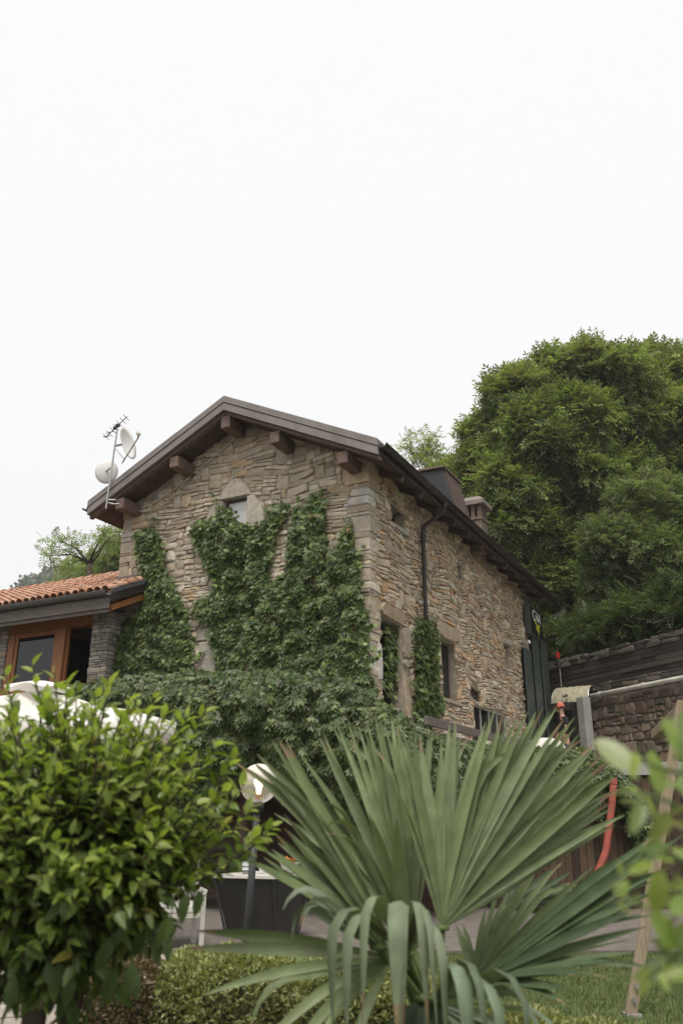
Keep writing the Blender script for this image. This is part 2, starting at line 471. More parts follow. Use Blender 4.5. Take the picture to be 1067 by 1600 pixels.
# ------------------------------------------------------------------ stone walls
PAL = [(.43, .375, .305)] * 6 + [(.37, .325, .265)] * 5 + [(.48, .43, .365)] * 5 + [(.42, .345, .25)] * 2 + [(.30, .265, .225)] * 3 + [(.38, .29, .2)] * 1 + [(.52, .48, .42)] * 3 + [(.36, .335, .30)] * 4
def pack(u0, u1, v0, v1, holes, hmin=.2, hmax=.42, wmin=.14, wmax=.62, slab=.085, big=.2, warp=.05):
    """courses of rubble: bands split into columns, columns into thin slabs or one big block -> list of (ua, ub, va, vb)"""
    out = []
    v = v0
    while v < v1:
        H = random.uniform(hmin, hmax)
        u = u0 + random.uniform(-.1, 0)
        while u < u1:
            if random.random() < big:
                w = random.uniform(.55, 1.15) * H; n = 1
            else:
                w = random.uniform(wmin, wmax); n = max(1, round(H / random.uniform(slab * .7, slab * 1.7)))
            hs = np.array([random.uniform(.6, 1.6) for _ in range(n)]); hs = hs / hs.sum() * H
            vv = v
            for h in hs:
                ua, ub = u, u + w
                if n > 1 and w > .3 and random.random() < .35:
                    um = u + w * random.uniform(.35, .65)
                    out += [(ua, um, vv, vv + h), (um, ub, vv, vv + h)]
                else:
                    out.append((ua, ub, vv, vv + h))
                vv += h
            u += w
        v += H
    res = []
    for (a0, a1, b0, b1) in out:
        a0, a1 = max(a0, u0), min(a1, u1); b1 = min(b1, v1)
        ok = a1 - a0 > .05 and b1 - b0 > .03
        for (h0, h1, g0, g1) in holes:
            if not ok: break
            if a1 <= h0 or a0 >= h1 or b1 <= g0 or b0 >= g1: continue
            opts = [(a0, min(a1, h0), b0, b1), (max(a0, h1), a1, b0, b1), (a0, a1, b0, min(b1, g0)), (a0, a1, max(b0, g1), b1)]
            opts = [o for o in opts if o[1] - o[0] > .05 and o[3] - o[2] > .035]
            if not opts: ok = False
            else: a0, a1, b0, b1 = max(opts, key=lambda o: (o[1] - o[0]) * (o[3] - o[2]))
        if ok: res.append((a0, a1, b0, b1))
    return res
def stone_geo(r, depth, wu, wv, place, joint=.007, rough=1.0):
    """one rough stone: chipped outline, rounded arris, uneven tilted face"""
    a0, a1, b0, b1 = r
    w, h = a1 - a0, b1 - b0
    jo = min(joint * random.uniform(.4, 2.0), w * .12, h * .12)
    a0 += jo; a1 -= jo; b0 += jo; b1 -= jo
    w, h = a1 - a0, b1 - b0
    cx, cy = random.uniform(.06, .22), random.uniform(.1, .38)
    P = []
    for (sx, sy) in ((0, 0), (1, 0), (1, 1), (0, 1)):
        c1, c2 = random.uniform(.5, 1.3) * cx, random.uniform(.4, 1.3) * cy
        x1, y1 = (c1 if sx == 0 else 1 - c1), sy
        x2, y2 = sx, (c2 if sy == 0 else 1 - c2)
        pair = [(x1, y1), (x2, y2)]
        if (sx, sy) in ((0, 0), (1, 1)): pair = [(x2, y2), (x1, y1)]
        P += pair
    j = min(w, h) * .2 * rough
    P = [(a0 + x * w + random.uniform(-j, j) * .5, b0 + y * h + random.uniform(-j, j) * .6) for x, y in P]
    cu, cv = sum(p[0] for p in P) / 8, sum(p[1] for p in P) / 8
    an = random.gauss(0, .045) * rough * min(1, .25 / w)
    P = [(cu + (x - cu) - (y - cv) * an, cv + (y - cv) + (x - cu) * an) for x, y in P]
    tu, tv = random.uniform(-.14, .14) * rough, random.uniform(-.2, .2) * rough
    ins = min(.03, .28 * min(w, h))
    V = []
    for ring in range(3):
        for (x, y) in P:
            L_ = math.hypot(x - cu, y - cv) + 1e-6
            if ring == 0: xx, yy, d = x, y, -.04
            elif ring == 1: xx, yy, d = x, y, depth * .62
            else:
                k = 1 - ins / L_
                xx, yy, d = cu + (x - cu) * k, cv + (y - cv) * k, depth + random.uniform(-.006, .006) * rough
            if ring: d += tu * (xx - cu) + tv * (yy - cv)
            V.append(place(xx + wu(xx, yy), yy + wv(xx, yy), d))
    V.append(place(cu + wu(cu, cv), cv + wv(cu, cv), depth + random.uniform(0, .012) * rough))
    F = []
    for k in range(2):
        for i in range(8): F.append((k * 8 + i, k * 8 + (i + 1) % 8, (k + 1) * 8 + (i + 1) % 8, (k + 1) * 8 + i))
    for i in range(8): F.append((16 + i, 16 + (i + 1) % 8, 24))
    return V, F
def stone_col(area, pal=PAL):
    c = np.array(random.choice(pal)) * random.uniform(.8, 1.2) * np.array((1.17, 1.11, 1.02))
    if area > .05 and random.random() < .45: c = c * .5 + np.array((.42, .38, .32)) * .55
    return tuple(np.clip(c, .03, .6))
def lay_stones(stones, parent, n_single, m, to_world, hidden=None, name='stone', rest='stonework', min_px=90):
    """stones: list of (V, F, colour) in parent coordinates; the n_single that show largest become objects"""
    info = []
    for i, (V, F, c) in enumerate(stones):
        q = to_px([to_world(p) for p in V[16:24]]) if len(V) > 23 else to_px([to_world(p) for p in V[:8]])
        x, y = q[:, 0], q[:, 1]
        area = .5 * abs(np.dot(x, np.roll(y, 1)) - np.dot(y, np.roll(x, 1)))
        if x.max() < 0 or x.min() > 1067 or y.max() < 0 or y.min() > 1600: area = 0
        if hidden is not None and area and hidden(x.mean(), y.mean()): area = 0
        info.append(area)
    order = sorted(range(len(stones)), key=lambda i: -info[i])
    chosen = set(i for i in order[:n_single] if info[i] > min_px)
    mass = MB()
    for i, (V, F, c) in enumerate(stones):
        if i in chosen:
            ce = np.mean(np.array(V), 0)
            b = MB(ce).add(V, F, c)
            o = b.build(name, m, parent, recalc=False); o.location = tuple(ce)
        else: mass.add(V, F, c)
    if mass.v: mass.build(rest, m, parent, kind='stuff', recalc=False)
# ================================================================== ground
def struct(name, mb, m, **k):
    return mb.build(name, m, None, kind='structure', **k)
g = MB().box(-1500, 1500, -1500, 1500, -.4, 0.0)
struct('ground', g, 'soil')
lw = MB().box(-6, 16, 4.4, 10.75, .002, .006); struct('lawn', lw, 'lawn')
pv = MB().box(-14, 18, 10.75, 15.5, .002, .008); struct('patio', pv, 'paving')
kb = MB().box(-6, 16, 10.66, 10.78, .0, .05); struct('kerb', kb, 'paving', bevel=.01)
# old paving slabs with grass joints beside the citrus tree
pvb = MB().box(-6.5, -1.75, 5.2, 10.6, .006, .012)
base = struct('path', pvb, 'soil')
y = 6.2
while y < 10.4:
    x = -6.2 + random.uniform(-.3, 0)
    d = random.uniform(.28, .42)
    while x < -1.95:
        w = random.uniform(.3, .6)
        b = MB((x + w / 2, y + d / 2, .02))
        j = lambda: random.uniform(-.018, .018)
        c = np.array((.33, .29, .24)) * random.uniform(.8, 1.15)
        b.prism([(x + .02 + j(), y + .02 + j(), .01), (x + w - .02 + j(), y + .02 + j(), .01), (x + w - .02 + j(), y + d - .02 + j(), .01), (x + .02 + j(), y + d - .02 + j(), .01)], (0, 0, .03 + j() * .4), tuple(c))
        o = b.build('slab', 'slab', base, bevel=.006, seg=1); o.location = (x + w / 2, y + d / 2, .02)
        x += w
    y += d
# grass
def grass_patch(name, n, xr, yr, hmin, hmax, mask=None):
    P = np.stack([rng.uniform(*xr, n), rng.uniform(*yr, n), np.full(n, .005)], 1)
    if mask is not None: P = P[mask(P)]
    n = len(P)
    d = np.stack([rng.normal(0, .45, n), rng.normal(0, .45, n), np.ones(n)], 1)
    Rm = frames(d, np.stack([rng.normal(0, 1, n), rng.normal(0, 1, n), np.zeros(n)], 1))
    tpl = (np.array([(-.09, 0, 0), (.09, 0, 0), (.05, .6, .04), (0, 1, .14)]), [(0, 1, 2, 3)])
    cols = pick_cols([(.10, .14, .045), (.13, .17, .055), (.15, .17, .075), (.08, .12, .035), (.2, .19, .1)], n, .2, .08)
    me = scatter_mesh(name, tpl, P, Rm, rng.uniform(hmin, hmax, n), cols)
    o = new_obj(name, me, MAT['grass']); o['kind'] = 'stuff'
grass_patch('grass', 70000, (.4, 5.2), (4.6, 10.62), .025, .055)
grass_patch('grass', 9000, (-5, -1.8), (5.4, 10.5), .02, .05, lambda P: rng.random(len(P)) < .6)

# ================================================================== terrace
DZ = 2.4
K0, K1 = HW(-9.5, -2.2, 0), HW(1.9, -2.2, 0)
K2 = HW(1.9, .75, 0); K3 = np.array([4.56, 15.6, 0]); K4 = np.array([7.4, 14.98, 0]); K5 = np.array([16, 14.6, 0])
deck = MB()
top = [HW(-6.62, -2.2, DZ - .22), HW(1.9, -2.2, DZ - .22), np.array([*K2[:2], DZ - .22]), np.array([*K3[:2], DZ - .22]), np.array([*K4[:2], DZ - .22]), np.array([16, 14.6, DZ - .22]),
       np.array([16, 40, DZ - .22]), np.array([4, 40, DZ - .22]), HW(-6.62, 13, DZ - .22)]
deck.prism(top, (0, 0, .22))
struct('terrace', deck, 'concrete')
# brown plank cladding below the terrace on the right, plank by plank
rw = thing('plank_wall', 'dark brown vertical plank wall under the terrace behind the red pipe', 'wall', (K3[0], K3[1], 0))
b = MB(rw.location)
pa, pb = K2, np.array([13.0, 14.72, 0])
nrm = unit(np.array([pa[1] - pb[1], pb[0] - pa[0], 0]))     # towards the terrace
b.prism([pa + nrm * .04, pb + nrm * .04, pb + nrm * .2, pa + nrm * .2], (0, 0, DZ - .23))
b.build('backing', 'darkroom', rw)
L_ = np.linalg.norm(pb - pa); t = 0
while t < L_ - .02:
    w = min(random.uniform(.11, .15), L_ - t)
    q0 = pa + (pb - pa) * (t + .004) / L_; q1 = pa + (pb - pa) * (t + w - .004) / L_
    dpt = random.uniform(.02, .032)
    c = np.array(random.choice([(.085, .058, .038), (.07, .048, .033), (.1, .068, .045), (.058, .042, .03)])) * random.uniform(.8, 1.15)
    ce = (q0 + q1) / 2
    pb_ = MB(ce).prism([q0 + nrm * .035, q1 + nrm * .035, q1 - nrm * dpt, q0 - nrm * dpt], (0, 0, DZ - .25 - random.uniform(0, .02)), tuple(c))
    o = pb_.build('plank', 'plank', rw); o.location = tuple(ce - np.array(rw.location))
    t += w
# the closed undercroft behind the vine curtain
uc = thing('undercroft_wall', 'dark reddish wall of the shaded space under the vine curtain behind the bar table', 'wall', tuple(HW(-3, -.35, 0)), -TH)
b = MB()
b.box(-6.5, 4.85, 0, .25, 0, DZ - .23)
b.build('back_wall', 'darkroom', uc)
for i in range(5):
    b = MB(); x = -5.6 + i * 2.35
    b.box(x, x + .16, -1.68, -1.52, 0, DZ - .24); b.build('post', 'brownwood', uc, bevel=.01)
b = MB()
for i in range(3):
    pass
b.box(-.4, .75, -.045, -.003, 0, 2.02); b.build('door', 'brownwood', uc, bevel=.01)

# railing on the terrace edge
rl = thing('terrace_railing', 'dark wooden railing with grey planks above the vine at the terrace corner', 'railing', tuple(HW(1.9, -2.0, DZ)), -TH)
for (z0, z1, d) in ((.44, .58, .05), (.25, .36, .03), (.08, .19, .03)):
    b = MB(); b.box(-d / 2, d / 2, 0, 5.2, z0, z1); b.build('rail', 'greywood', rl, bevel=.006)
for i in range(5):
    b = MB(); yy = .05 + i * 1.25; b.box(-.115, -.03, yy, yy + .09, 0, .46); b.build('post', 'brownwood', rl, bevel=.006)

# ================================================================== the stone house
HWID, HLEN, HZ0 = 6.62, 12.95, DZ
EAVE = 8.45
SLOPE, RX, RZ = .495, -3.26, 10.5
def roof_z(x): return RZ - SLOPE * abs(x - RX)
house = thing('stone_house', 'two storey rubble stone house with brown gabled roof and creeper on its gable', 'house', (HC[0], HC[1], HZ0), -TH)
HO = (0, 0, HZ0)
IVY_L = [(222, 832), (236, 824), (250, 832), (258, 865), (262, 890), (274, 915), (287, 940), (293, 970), (302, 1010), (304, 1050), (170, 1062), (176, 1030), (186, 1000), (204, 975), (224, 955), (236, 935), (240, 910), (232, 885), (222, 860)]
IVY_M = [(309, 827), (316, 813), (330, 812), (346, 808), (355, 800), (353, 786), (361, 790), (368, 804), (375, 816), (390, 820), (402, 826), (418, 818), (430, 806), (441, 780), (449, 786), (443, 803), (434, 818), (428, 845), (424, 868), (414, 884), (420, 906), (436, 916), (452, 902), (459, 872), (462, 845), (464, 820), (465, 802), (468, 786), (474, 800), (479, 830), (486, 838), (490, 806), (488, 782), (495, 772), (505, 780), (509, 802), (506, 830), (512, 858), (526, 870), (540, 842), (547, 812), (551, 834), (554, 862), (562, 905), (567, 945), (572, 1000), (578, 1050), (592, 1082), (360, 1084), (362, 1045), (342, 1010), (337, 985), (350, 968), (330, 960), (314, 956), (305, 946), (322, 937), (342, 930), (348, 903), (330, 880), (318, 855)]
IVY_S = [(651, 962), (659, 956), (668, 965), (674, 988), (673, 1020), (672, 1050), (676, 1080), (688, 1098), (684, 1110), (660, 1128), (640, 1128), (643, 1090), (647, 1062), (645, 1035), (648, 1000), (644, 985)]
IVY_D = [(597, 972), (606, 978), (616, 984), (631, 986), (632, 996), (618, 1004), (612, 1018), (613, 1048), (610, 1062), (616, 1085), (596, 1082)]
# openings: gable (x0, x1, z0, z1) and side wall (y0, y1, z0, z1)
GH = [(-3.68, -3.04, 7.62, 8.3), (-3.62, -3.0, 4.35, 5.05)]
SH = [(1.15, 1.95, 7.55, 8.0), (.52, 1.6, 3.3, 5.32), (3.95, 4.98, 4.09, 5.5), (9.2, 9.75, 5.55, 6.25), (5.95, 6.75, 4.28, 4.6), (6.15, 9.0, 3.3, 4.2), (5.25, 5.75, 7.35, 7.75)]
wall = MB(HO)
def holed(place, u0, u1, v0, v1, holes, depth):
    us = sorted({u0, u1, *[h[0] for h in holes], *[h[1] for h in holes]})
    vs_ = sorted({v0, v1, *[max(v0, h[2]) for h in holes], *[h[3] for h in holes]})
    for i in range(len(us) - 1):
        for j in range(len(vs_) - 1):
            a_, b_, c_, d_ = us[i], us[i + 1], vs_[j], vs_[j + 1]
            mu, mv = (a_ + b_) / 2, (c_ + d_) / 2
            if any(h[0] < mu < h[1] and h[2] < mv < h[3] for h in holes): continue
            wall.add([place(a_, c_, 0), place(b_, c_, 0), place(b_, d_, 0), place(a_, d_, 0)], [(0, 1, 2, 3)])
    for h in holes:
        z0 = max(v0, h[2]); q = [(h[0], z0), (h[1], z0), (h[1], h[3]), (h[0], h[3])]
        for k in range(4):
            p0, p1 = q[k], q[(k + 1) % 4]
            wall.add([place(*p0, 0), place(*p1, 0), place(*p1, -depth), place(*p0, -depth)], [(0, 1, 2, 3)])
pg = lambda u, v, d: (u, -d + .03, v)              # gable plane, stones stand proud by d
psd = lambda u, v, d: (d - .03, u, v)              # side wall plane
holed(pg, -HWID, 0, HZ0, EAVE, GH, .34)
holed(psd, 0, HLEN, HZ0, EAVE, SH, .34)
zt = roof_z(RX) - .36
wall.add([pg(-HWID, EAVE, 0), pg(0, EAVE, 0), pg(0, roof_z(0) - .33, 0), pg(RX, zt + .03, 0), pg(-HWID, roof_z(-HWID) - .33, 0)], [(0, 1, 2, 3, 4)])
wall.add([psd(0, EAVE, 0), psd(HLEN, EAVE, 0), psd(HLEN, EAVE + .3, 0), psd(0, EAVE + .3, 0)], [(0, 1, 2, 3)])
wall.box(-HWID, -HWID + .3, .03, HLEN, HZ0, EAVE + .1)      # left and back walls
wall.box(-HWID + .3, -.03, HLEN - .3, HLEN, HZ0, EAVE + .1)
wall_o = wall.build('wall', 'mortar', house, recalc=False)
stones = []
w1, w2 = smooth_noise(8, .06, .12, .6), smooth_noise(8, .06, .15, .7)
w3, w4 = smooth_noise(8, .06, .12, .6), smooth_noise(8, .06, .15, .7)
zero = lambda u, v: 0.0
GHs = [(h[0] - .02, h[1] + .02, h[2] - .02, h[3] + .02) for h in GH]
# dressed surround of the small gable window: triangular head and two splayed jambs
def add_poly_stone(poly, depth, place, c):
    n = len(poly); cu = sum(p[0] for p in poly) / n; cv = sum(p[1] for p in poly) / n
    V, F = [], []
    for ring, (k, d) in enumerate(((1, -.03), (1, depth * .7), (.93, depth))):
        for (u, v) in poly: V.append(place(cu + (u - cu) * k, cv + (v - cv) * k, d + random.uniform(-.003, .003)))
    V.append(place(cu, cv, depth + .004))
    for k in range(2):
        for i in range(n): F.append((k * n + i, k * n + (i + 1) % n, (k + 1) * n + (i + 1) % n, (k + 1) * n + i))
    for i in range(n): F.append((2 * n + i, 2 * n + (i + 1) % n, 3 * n))
    stones.append((np.array(V) - np.array(HO), F, c))
pale = (.45, .40, .335)
add_poly_stone([(-3.82, 8.30), (-2.92, 8.30), (-3.0, 8.46), (-3.22, 8.74), (-3.36, 8.78), (-3.52, 8.72), (-3.74, 8.44)], .075, pg, pale)
add_poly_stone([(-3.70, 8.28), (-3.70, 7.5), (-4.2, 7.5), (-4.2, 7.66), (-4.08, 8.0), (-3.88, 8.28)], .07, pg, (.40, .355, .29))
add_poly_stone([(-3.02, 8.28), (-2.84, 8.28), (-2.62, 7.98), (-2.5, 7.62), (-2.52, 7.5), (-3.02, 7.5)], .07, pg, (.44, .40, .335))
add_poly_stone([(-4.15, 4.3), (-3.64, 4.3), (-3.64, 5.06), (-4.12, 5.04)], .06, pg, (.40, .37, .31))
add_poly_stone([(-4.2, 5.08), (-2.9, 5.08), (-2.9, 5.36), (-4.2, 5.33)], .06, pg, (.38, .34, .28))
add_poly_stone([(-3.4, 8.8), (-3.06, 8.8), (-3.06, 8.96), (-3.4, 8.95)], .05, pg, (.44, .33, .19))
surround = [(-4.12, -2.62, 7.55, 8.28), (-3.8, -2.92, 8.28, 8.74), (-4.15, -3.0, 4.3, 5.06), (-4.2, -2.9, 5.06, 5.36)]
QW = .25
for r in pack(-HWID + QW, -QW, 3.4, 10.4, GHs + surround, big=.26, slab=.105, wmin=.18, wmax=.7, hmin=.16, hmax=.4):
    u, v = (r[0] + r[1]) / 2, (r[2] + r[3]) / 2
    if v > roof_z(u) - .42: continue
    V, F = stone_geo(r, random.uniform(.02, .05), w1, w2, pg)
    stones.append((np.array(V) - np.array(HO), F, stone_col((r[1] - r[0]) * (r[3] - r[2]))))
SHs = [(h[0] - .01, h[1] + .01, h[2] - .01, h[3] + .01) for h in SH]
lint = [((.4, 1.85, 5.34, 5.62), (.37, .29, .2)), ((3.7, 5.15, 5.52, 5.9), (.40, .32, .24)), ((1.05, 2.05, 7.44, 7.54), (.40, .38, .33)), ((3.8, 5.3, 3.98, 4.08), (.38, .32, .26)),
        ((1.62, 1.98, 3.0, 4.42), (.36, .29, .21)), ((.27, .50, 4.0, 4.75), (.55, .51, .46)), ((1.62, 1.95, 4.44, 4.62), (.33, .29, .24)), ((1.62, 1.98, 4.64, 5.3), (.35, .30, .24)), ((9.1, 9.9, 6.27, 6.45), (.42, .37, .30))]
for (r, c) in lint:
    V, F = stone_geo(r, .075, zero, zero, psd, .004, .6)
    stones.append((np.array(V) - np.array(HO), F, c))
for r in pack(QW, 11.95, 3.0, EAVE + .12, SHs + [l[0] for l in lint], big=.16, slab=.07, hmin=.15, hmax=.42):
    V, F = stone_geo(r, random.uniform(.02, .065), w3, w4, psd)
    c = np.array(stone_col((r[1] - r[0]) * (r[3] - r[2])))
    if random.random() < .12: c = c * np.array((1.08, .9, .76))
    stones.append((np.array(V) - np.array(HO), F, tuple(c * np.array((1.03, 1.0, .97)))))
# corner blocks
def corner_blocks(x_in, sx, zs, zmax):
    z = zs; k = 0
    while z < zmax:
        h = random.choice([.07, .09, .12, .12, .16, .2, .28, .36])
        la, lb = random.uniform(.24, .6), random.uniform(.24, .6)
        j = lambda: random.uniform(-.012, .012)
        x0, x1 = x_in - sx * la, x_in + sx * (.022 + j())
        y0, y1 = -.022 + j(), lb
        P = [(x0, y0 + j()), (x1 - sx * .02, y0 + j()), (x1, y0 + .02), (x1 + sx * j(), y1), (x0, y1)]
        V, F = [], []
        zz = (z + .006, z + .02, z + h - .02, z + h - .006)
        for i, zz_ in enumerate(zz):
            k_ = .985 if i in (0, 3) else 1
            cx, cy = np.mean([p[0] for p in P]), np.mean([p[1] for p in P])
            V += [(cx + (p[0] - cx) * k_ + (j() * .6), cy + (p[1] - cy) * k_ + j() * .6, zz_ - HZ0 + (j() * .5)) for p in P]
        for i in range(3):
            for q in range(5): F.append((i * 5 + q, i * 5 + (q + 1) % 5, (i + 1) * 5 + (q + 1) % 5, (i + 1) * 5 + q))
        F += [(4, 3, 2, 1, 0), (15, 16, 17, 18, 19)]
        c = stone_col(0)
        if 7.52 < z < 7.9: c = (.56, .53, .48)
        stones.append((np.array(V), F, c))
        z += h; k += 1
corner_blocks(0, 1, 3.2, EAVE + .1)
corner_blocks(-HWID, -1, 3.6, EAVE)
def hid(x, y):
    if y > 1105: return True
    return bool(in_poly([(x, y)], IVY_L)[0] or in_poly([(x, y)], IVY_M)[0] or in_poly([(x, y)], IVY_S)[0])
lay_stones(stones, wall_o, 300, 'stone', lambda p: HW(p[0], p[1], p[2] + HZ0), hid)

# windows of the house (frames set back in the openings)
def window(parent, place, u0, u1, v0, v1, back, fm, mull=0, name='window', fw=.05, gl='glass'):
    f = MB(HO)
    def bar(a0, a1, b0, b1, d0=0.0, d1=.05):
        V = [place(a0, b0, back + d0), place(a1, b0, back + d0), place(a1, b1, back + d0), place(a0, b1, back + d0),
             place(a0, b0, back + d1), place(a1, b0, back + d1), place(a1, b1, back + d1), place(a0, b1, back + d1)]
        f.add(V, [(0, 3, 2, 1), (4, 5, 6, 7), (0, 1, 5, 4), (1, 2, 6, 5), (2, 3, 7, 6), (3, 0, 4, 7)])
    bar(u0, u0 + fw, v0, v1); bar(u1 - fw, u1, v0, v1); bar(u0 + fw, u1 - fw, v0, v0 + fw); bar(u0 + fw, u1 - fw, v1 - fw, v1)
    for i in range(mull):
        c = u0 + (u1 - u0) * (i + 1) / (mull + 1); bar(c - fw * .4, c + fw * .4, v0 + fw, v1 - fw, .002, .048)
    o = f.build(name, fm, parent)
    p = MB(HO)
    p.add([place(u0 + .01, v0 + .01, back + .022), place(u1 - .01, v0 + .01, back + .022), place(u1 - .01, v1 - .01, back + .022), place(u0 + .01, v1 - .01, back + .022)], [(0, 1, 2, 3)])
    p.build('pane', gl, o)
    return o
window(house, pg, -3.68, -3.04, 7.62, 8.3, -.16, 'brownwood', gl='sky_white_glass')
window(house, pg, -3.62, -3.0, 4.35, 5.05, -.2, 'greywood')
window(house, psd, 1.15, 1.95, 7.55, 8.0, -.28, 'brownwood')
d_ = window(house, psd, .52, 1.6, 3.3, 5.32, -.3, 'greenmetal', 1, 'door')
window(house, psd, 3.95, 4.98, 4.09, 5.5, -.22, 'greywood', 1)
window(house, psd, 9.2, 9.75, 5.55, 6.25, -.28, 'brownwood')
window(house, psd, 5.25, 5.75, 7.35, 7.75, -.25, 'brownwood')
window(house, psd, 6.15, 9.0, 3.3, 4.2, -.1, 'greywhite', 3, fw=.06)
nb = MB(HO); nb.box(-.2, -.12, 5.95, 6.75, 4.28, 4.6); nb.build('shutter', 'brownwood', house)
# roof slab, fascias, purlins, rafters
ya, yb = -.75, 13.6
xl, xr = -7.1, .58
def chev(y, o0, o1):
    return [(xl, y, roof_z(xl) + o0 - HZ0), (RX, y, RZ + o0 - HZ0), (xr, y, roof_z(xr) + o0 - HZ0), (xr, y, roof_z(xr) + o1 - HZ0), (RX, y, RZ + o1 - HZ0), (xl, y, roof_z(xl) + o1 - HZ0)]
def chev_add(mb, y0, y1, o0, o1):
    a_, b_ = chev(y0, o0, o1), chev(y1, o0, o1)
    V = a_ + b_
    F = [(0, 1, 4, 5), (1, 2, 3, 4), (6, 11, 10, 7), (7, 10, 9, 8)] + [(i, (i + 1) % 6, 6 + (i + 1) % 6, 6 + i) for i in range(6)]
    mb.add(V, F)
b = MB(); chev_add(b, ya + .06, yb, -.07, -.33)
roof_o = b.build('roof', 'brownwood', house)
def seg_run(y0, y1, o0, o1, name, n):
    for sg_ in (0, 1):
        e0, e1 = (xl, RX) if sg_ == 0 else (RX, xr)
        for k in range(n):
            a_ = e0 + (e1 - e0) * k / n + (.002 if k else 0); c_ = e0 + (e1 - e0) * (k + 1) / n - (.002 if k < n - 1 else 0)
            t_ = random.uniform(-.004, .004); f_ = random.uniform(-.004, .003)
            b_ = MB(); P0 = [(x, y0 + f_, roof_z(x) + o + t_ - HZ0) for x, o in ((a_, o0), (c_, o0), (c_, o1), (a_, o1))]
            b_.prism(P0, (0, y1 - y0, 0)); b_.build(name, 'fascia', roof_o)
seg_run(ya - .035, ya + .5, .02, -.135, 'verge_cap', 3)
seg_run(ya - .02, ya + .055, -.15, -.325, 'fascia_board', 2)
b = MB(); chev_add(b, ya + .08, ya + .2, -.332, -.40); b.build('verge_batten', 'beamwood', roof_o)
# soffit boards on the gable overhang, seen from below
for k in range(26):
    s0 = xl + .06 + k * (xr - xl - .1) / 26; s1 = s0 + (xr - xl - .1) / 26 - .008
    if s0 < RX < s1: continue
    b = MB(); b.add([(s0, ya + .2, roof_z(s0) - .338 - HZ0), (s1, ya + .2, roof_z(s1) - .338 - HZ0), (s1, -.03, roof_z(s1) - .338 - HZ0), (s0, -.03, roof_z(s0) - .338 - HZ0),
                     (s0, ya + .2, roof_z(s0) - .352 - HZ0), (s1, ya + .2, roof_z(s1) - .352 - HZ0), (s1, -.03, roof_z(s1) - .352 - HZ0), (s0, -.03, roof_z(s0) - .352 - HZ0)],
                    [(0, 1, 2, 3), (4, 7, 6, 5), (0, 4, 5, 1), (1, 5, 6, 2), (2, 6, 7, 3), (3, 7, 4, 0)])
    b.build('soffit_board', 'brownwood', roof_o)
for (bx, zt_) in ((-6.2, 8.64), (-4.66, 9.42), (-3.26, 10.1), (-1.93, 9.45), (-.27, 8.63)):
    zt_ = roof_z(bx) - .415 + (.0 if abs(bx - RX) > .1 else .0)
    b = MB()
    b.box(bx - .12, bx + .12, ya + .08, .25, zt_ - .32 - HZ0, zt_ - HZ0 - (.055 if abs(bx - RX) > .1 else .02))
    b.build('purlin', 'beamwood', house, bevel=.012)
for k in range(12):
    yy = .55 + k * 1.06
    b = MB()
    b.beam((-.3, yy, roof_z(-.3) - .415 - HZ0), (xr - .02, yy, roof_z(xr - .02) - .40 - HZ0), .11, .13); b.build('rafter', 'brownwood', roof_o)
# side eaves: fascia, half round gutter, tile edge
def gutter(parent, p0, p1, r, m, n=9, side=1):
    p0, p1 = np.array(p0, float), np.array(p1, float)
    d = unit(p1 - p0); x = unit(np.cross(d, (0, 0, 1))); b = MB()
    prof = [(-r, .012), (-r - .012, .012)] if False else []
    for k in range(n + 1):
        t = math.pi + math.pi * k / n; prof.append((r * math.cos(t), r * math.sin(t)))
    prof = prof + [(r + .012, .014), (r + .012, -.004)] + [((r - .006) * math.cos(2 * math.pi - math.pi * k / n), (r - .006) * math.sin(2 * math.pi - math.pi * k / n)) for k in range(n + 1)]
    b.prism([p0 + x * u + np.array((0, 0, w)) for u, w in prof], p1 - p0)
    return b.build('gutter', m, parent)
gz = roof_z(xr) - .12 - HZ0
gutter(house, (xr + .1, ya - .02, gz), (xr + .1, yb, gz - .03), .085, 'gutter')
b = MB(); b.box(xr - .01, xr + .03, ya + .08, yb, gz - .2, gz + .05); b.build('eaves_board', 'gutter', roof_o)
for k in range(13):
    yy = ya + .35 + k * 1.08
    b = MB(); b.tube([(xr + .1 + .092 * math.cos(t), yy, gz + .092 * math.sin(t)) for t in np.linspace(math.pi, 2 * math.pi, 7)], .008, 5); b.build('gutter_bracket', 'gutter', roof_o)
gutter(house, (xl - .1, ya - .02, gz), (xl - .1, yb, gz), .085, 'gutter')
# roof covering of curved tiles: one corrugated course sheet on each slope
for sg in (-1, 1):
    xe = xr + .05 if sg > 0 else xl - .05
    V, F = [], []
    ny, nx = 64 * 6, 2
    for i in range(ny + 1):
        yy = ya + .5 + (yb - ya - .45) * i / ny
        wv = .05 * abs(math.sin(math.pi * i / 6))
        for k in range(2):
            xx = RX + (xe - RX) * k
            V.append((xx, yy, roof_z(xx) - .05 + wv - HZ0))
    for i in range(ny): F.append((2 * i, 2 * i + 1, 2 * i + 3, 2 * i + 2))
    b = MB().add(V, F); b.build('roof_tiles', 'darktile', roof_o, kind='stuff', recalc=False)
b = MB(); b.tube([(RX, ya + .5, RZ - HZ0 + .02), (RX, yb, RZ - HZ0 + .02)], .1, 10); b.build('ridge_tile', 'darktile', roof_o)
# downpipe with swan neck
dy = 2.72
b = MB(); b.tube([(xr + .1, dy, gz - .07), (xr + .1, dy, gz - .2), (xr + .06, dy, gz - .3), (.3, dy, gz - .5), (.15, dy, gz - .58), (.11, dy, gz - .7), (.11, dy, gz - 2.2), (.11, dy, .05)], .05, 10)
dp = b.build('downpipe', 'gutter', house, smooth=True)
for zz in (.9, 2.4, 4.0, 5.1):
    b = MB(); b.tube([(.11, dy, zz), (.11, dy, zz + .05)], .062, 10); b.box(.0, .1, dy - .015, dy + .015, zz + .01, zz + .04); b.build('bracket', 'gutter', dp)
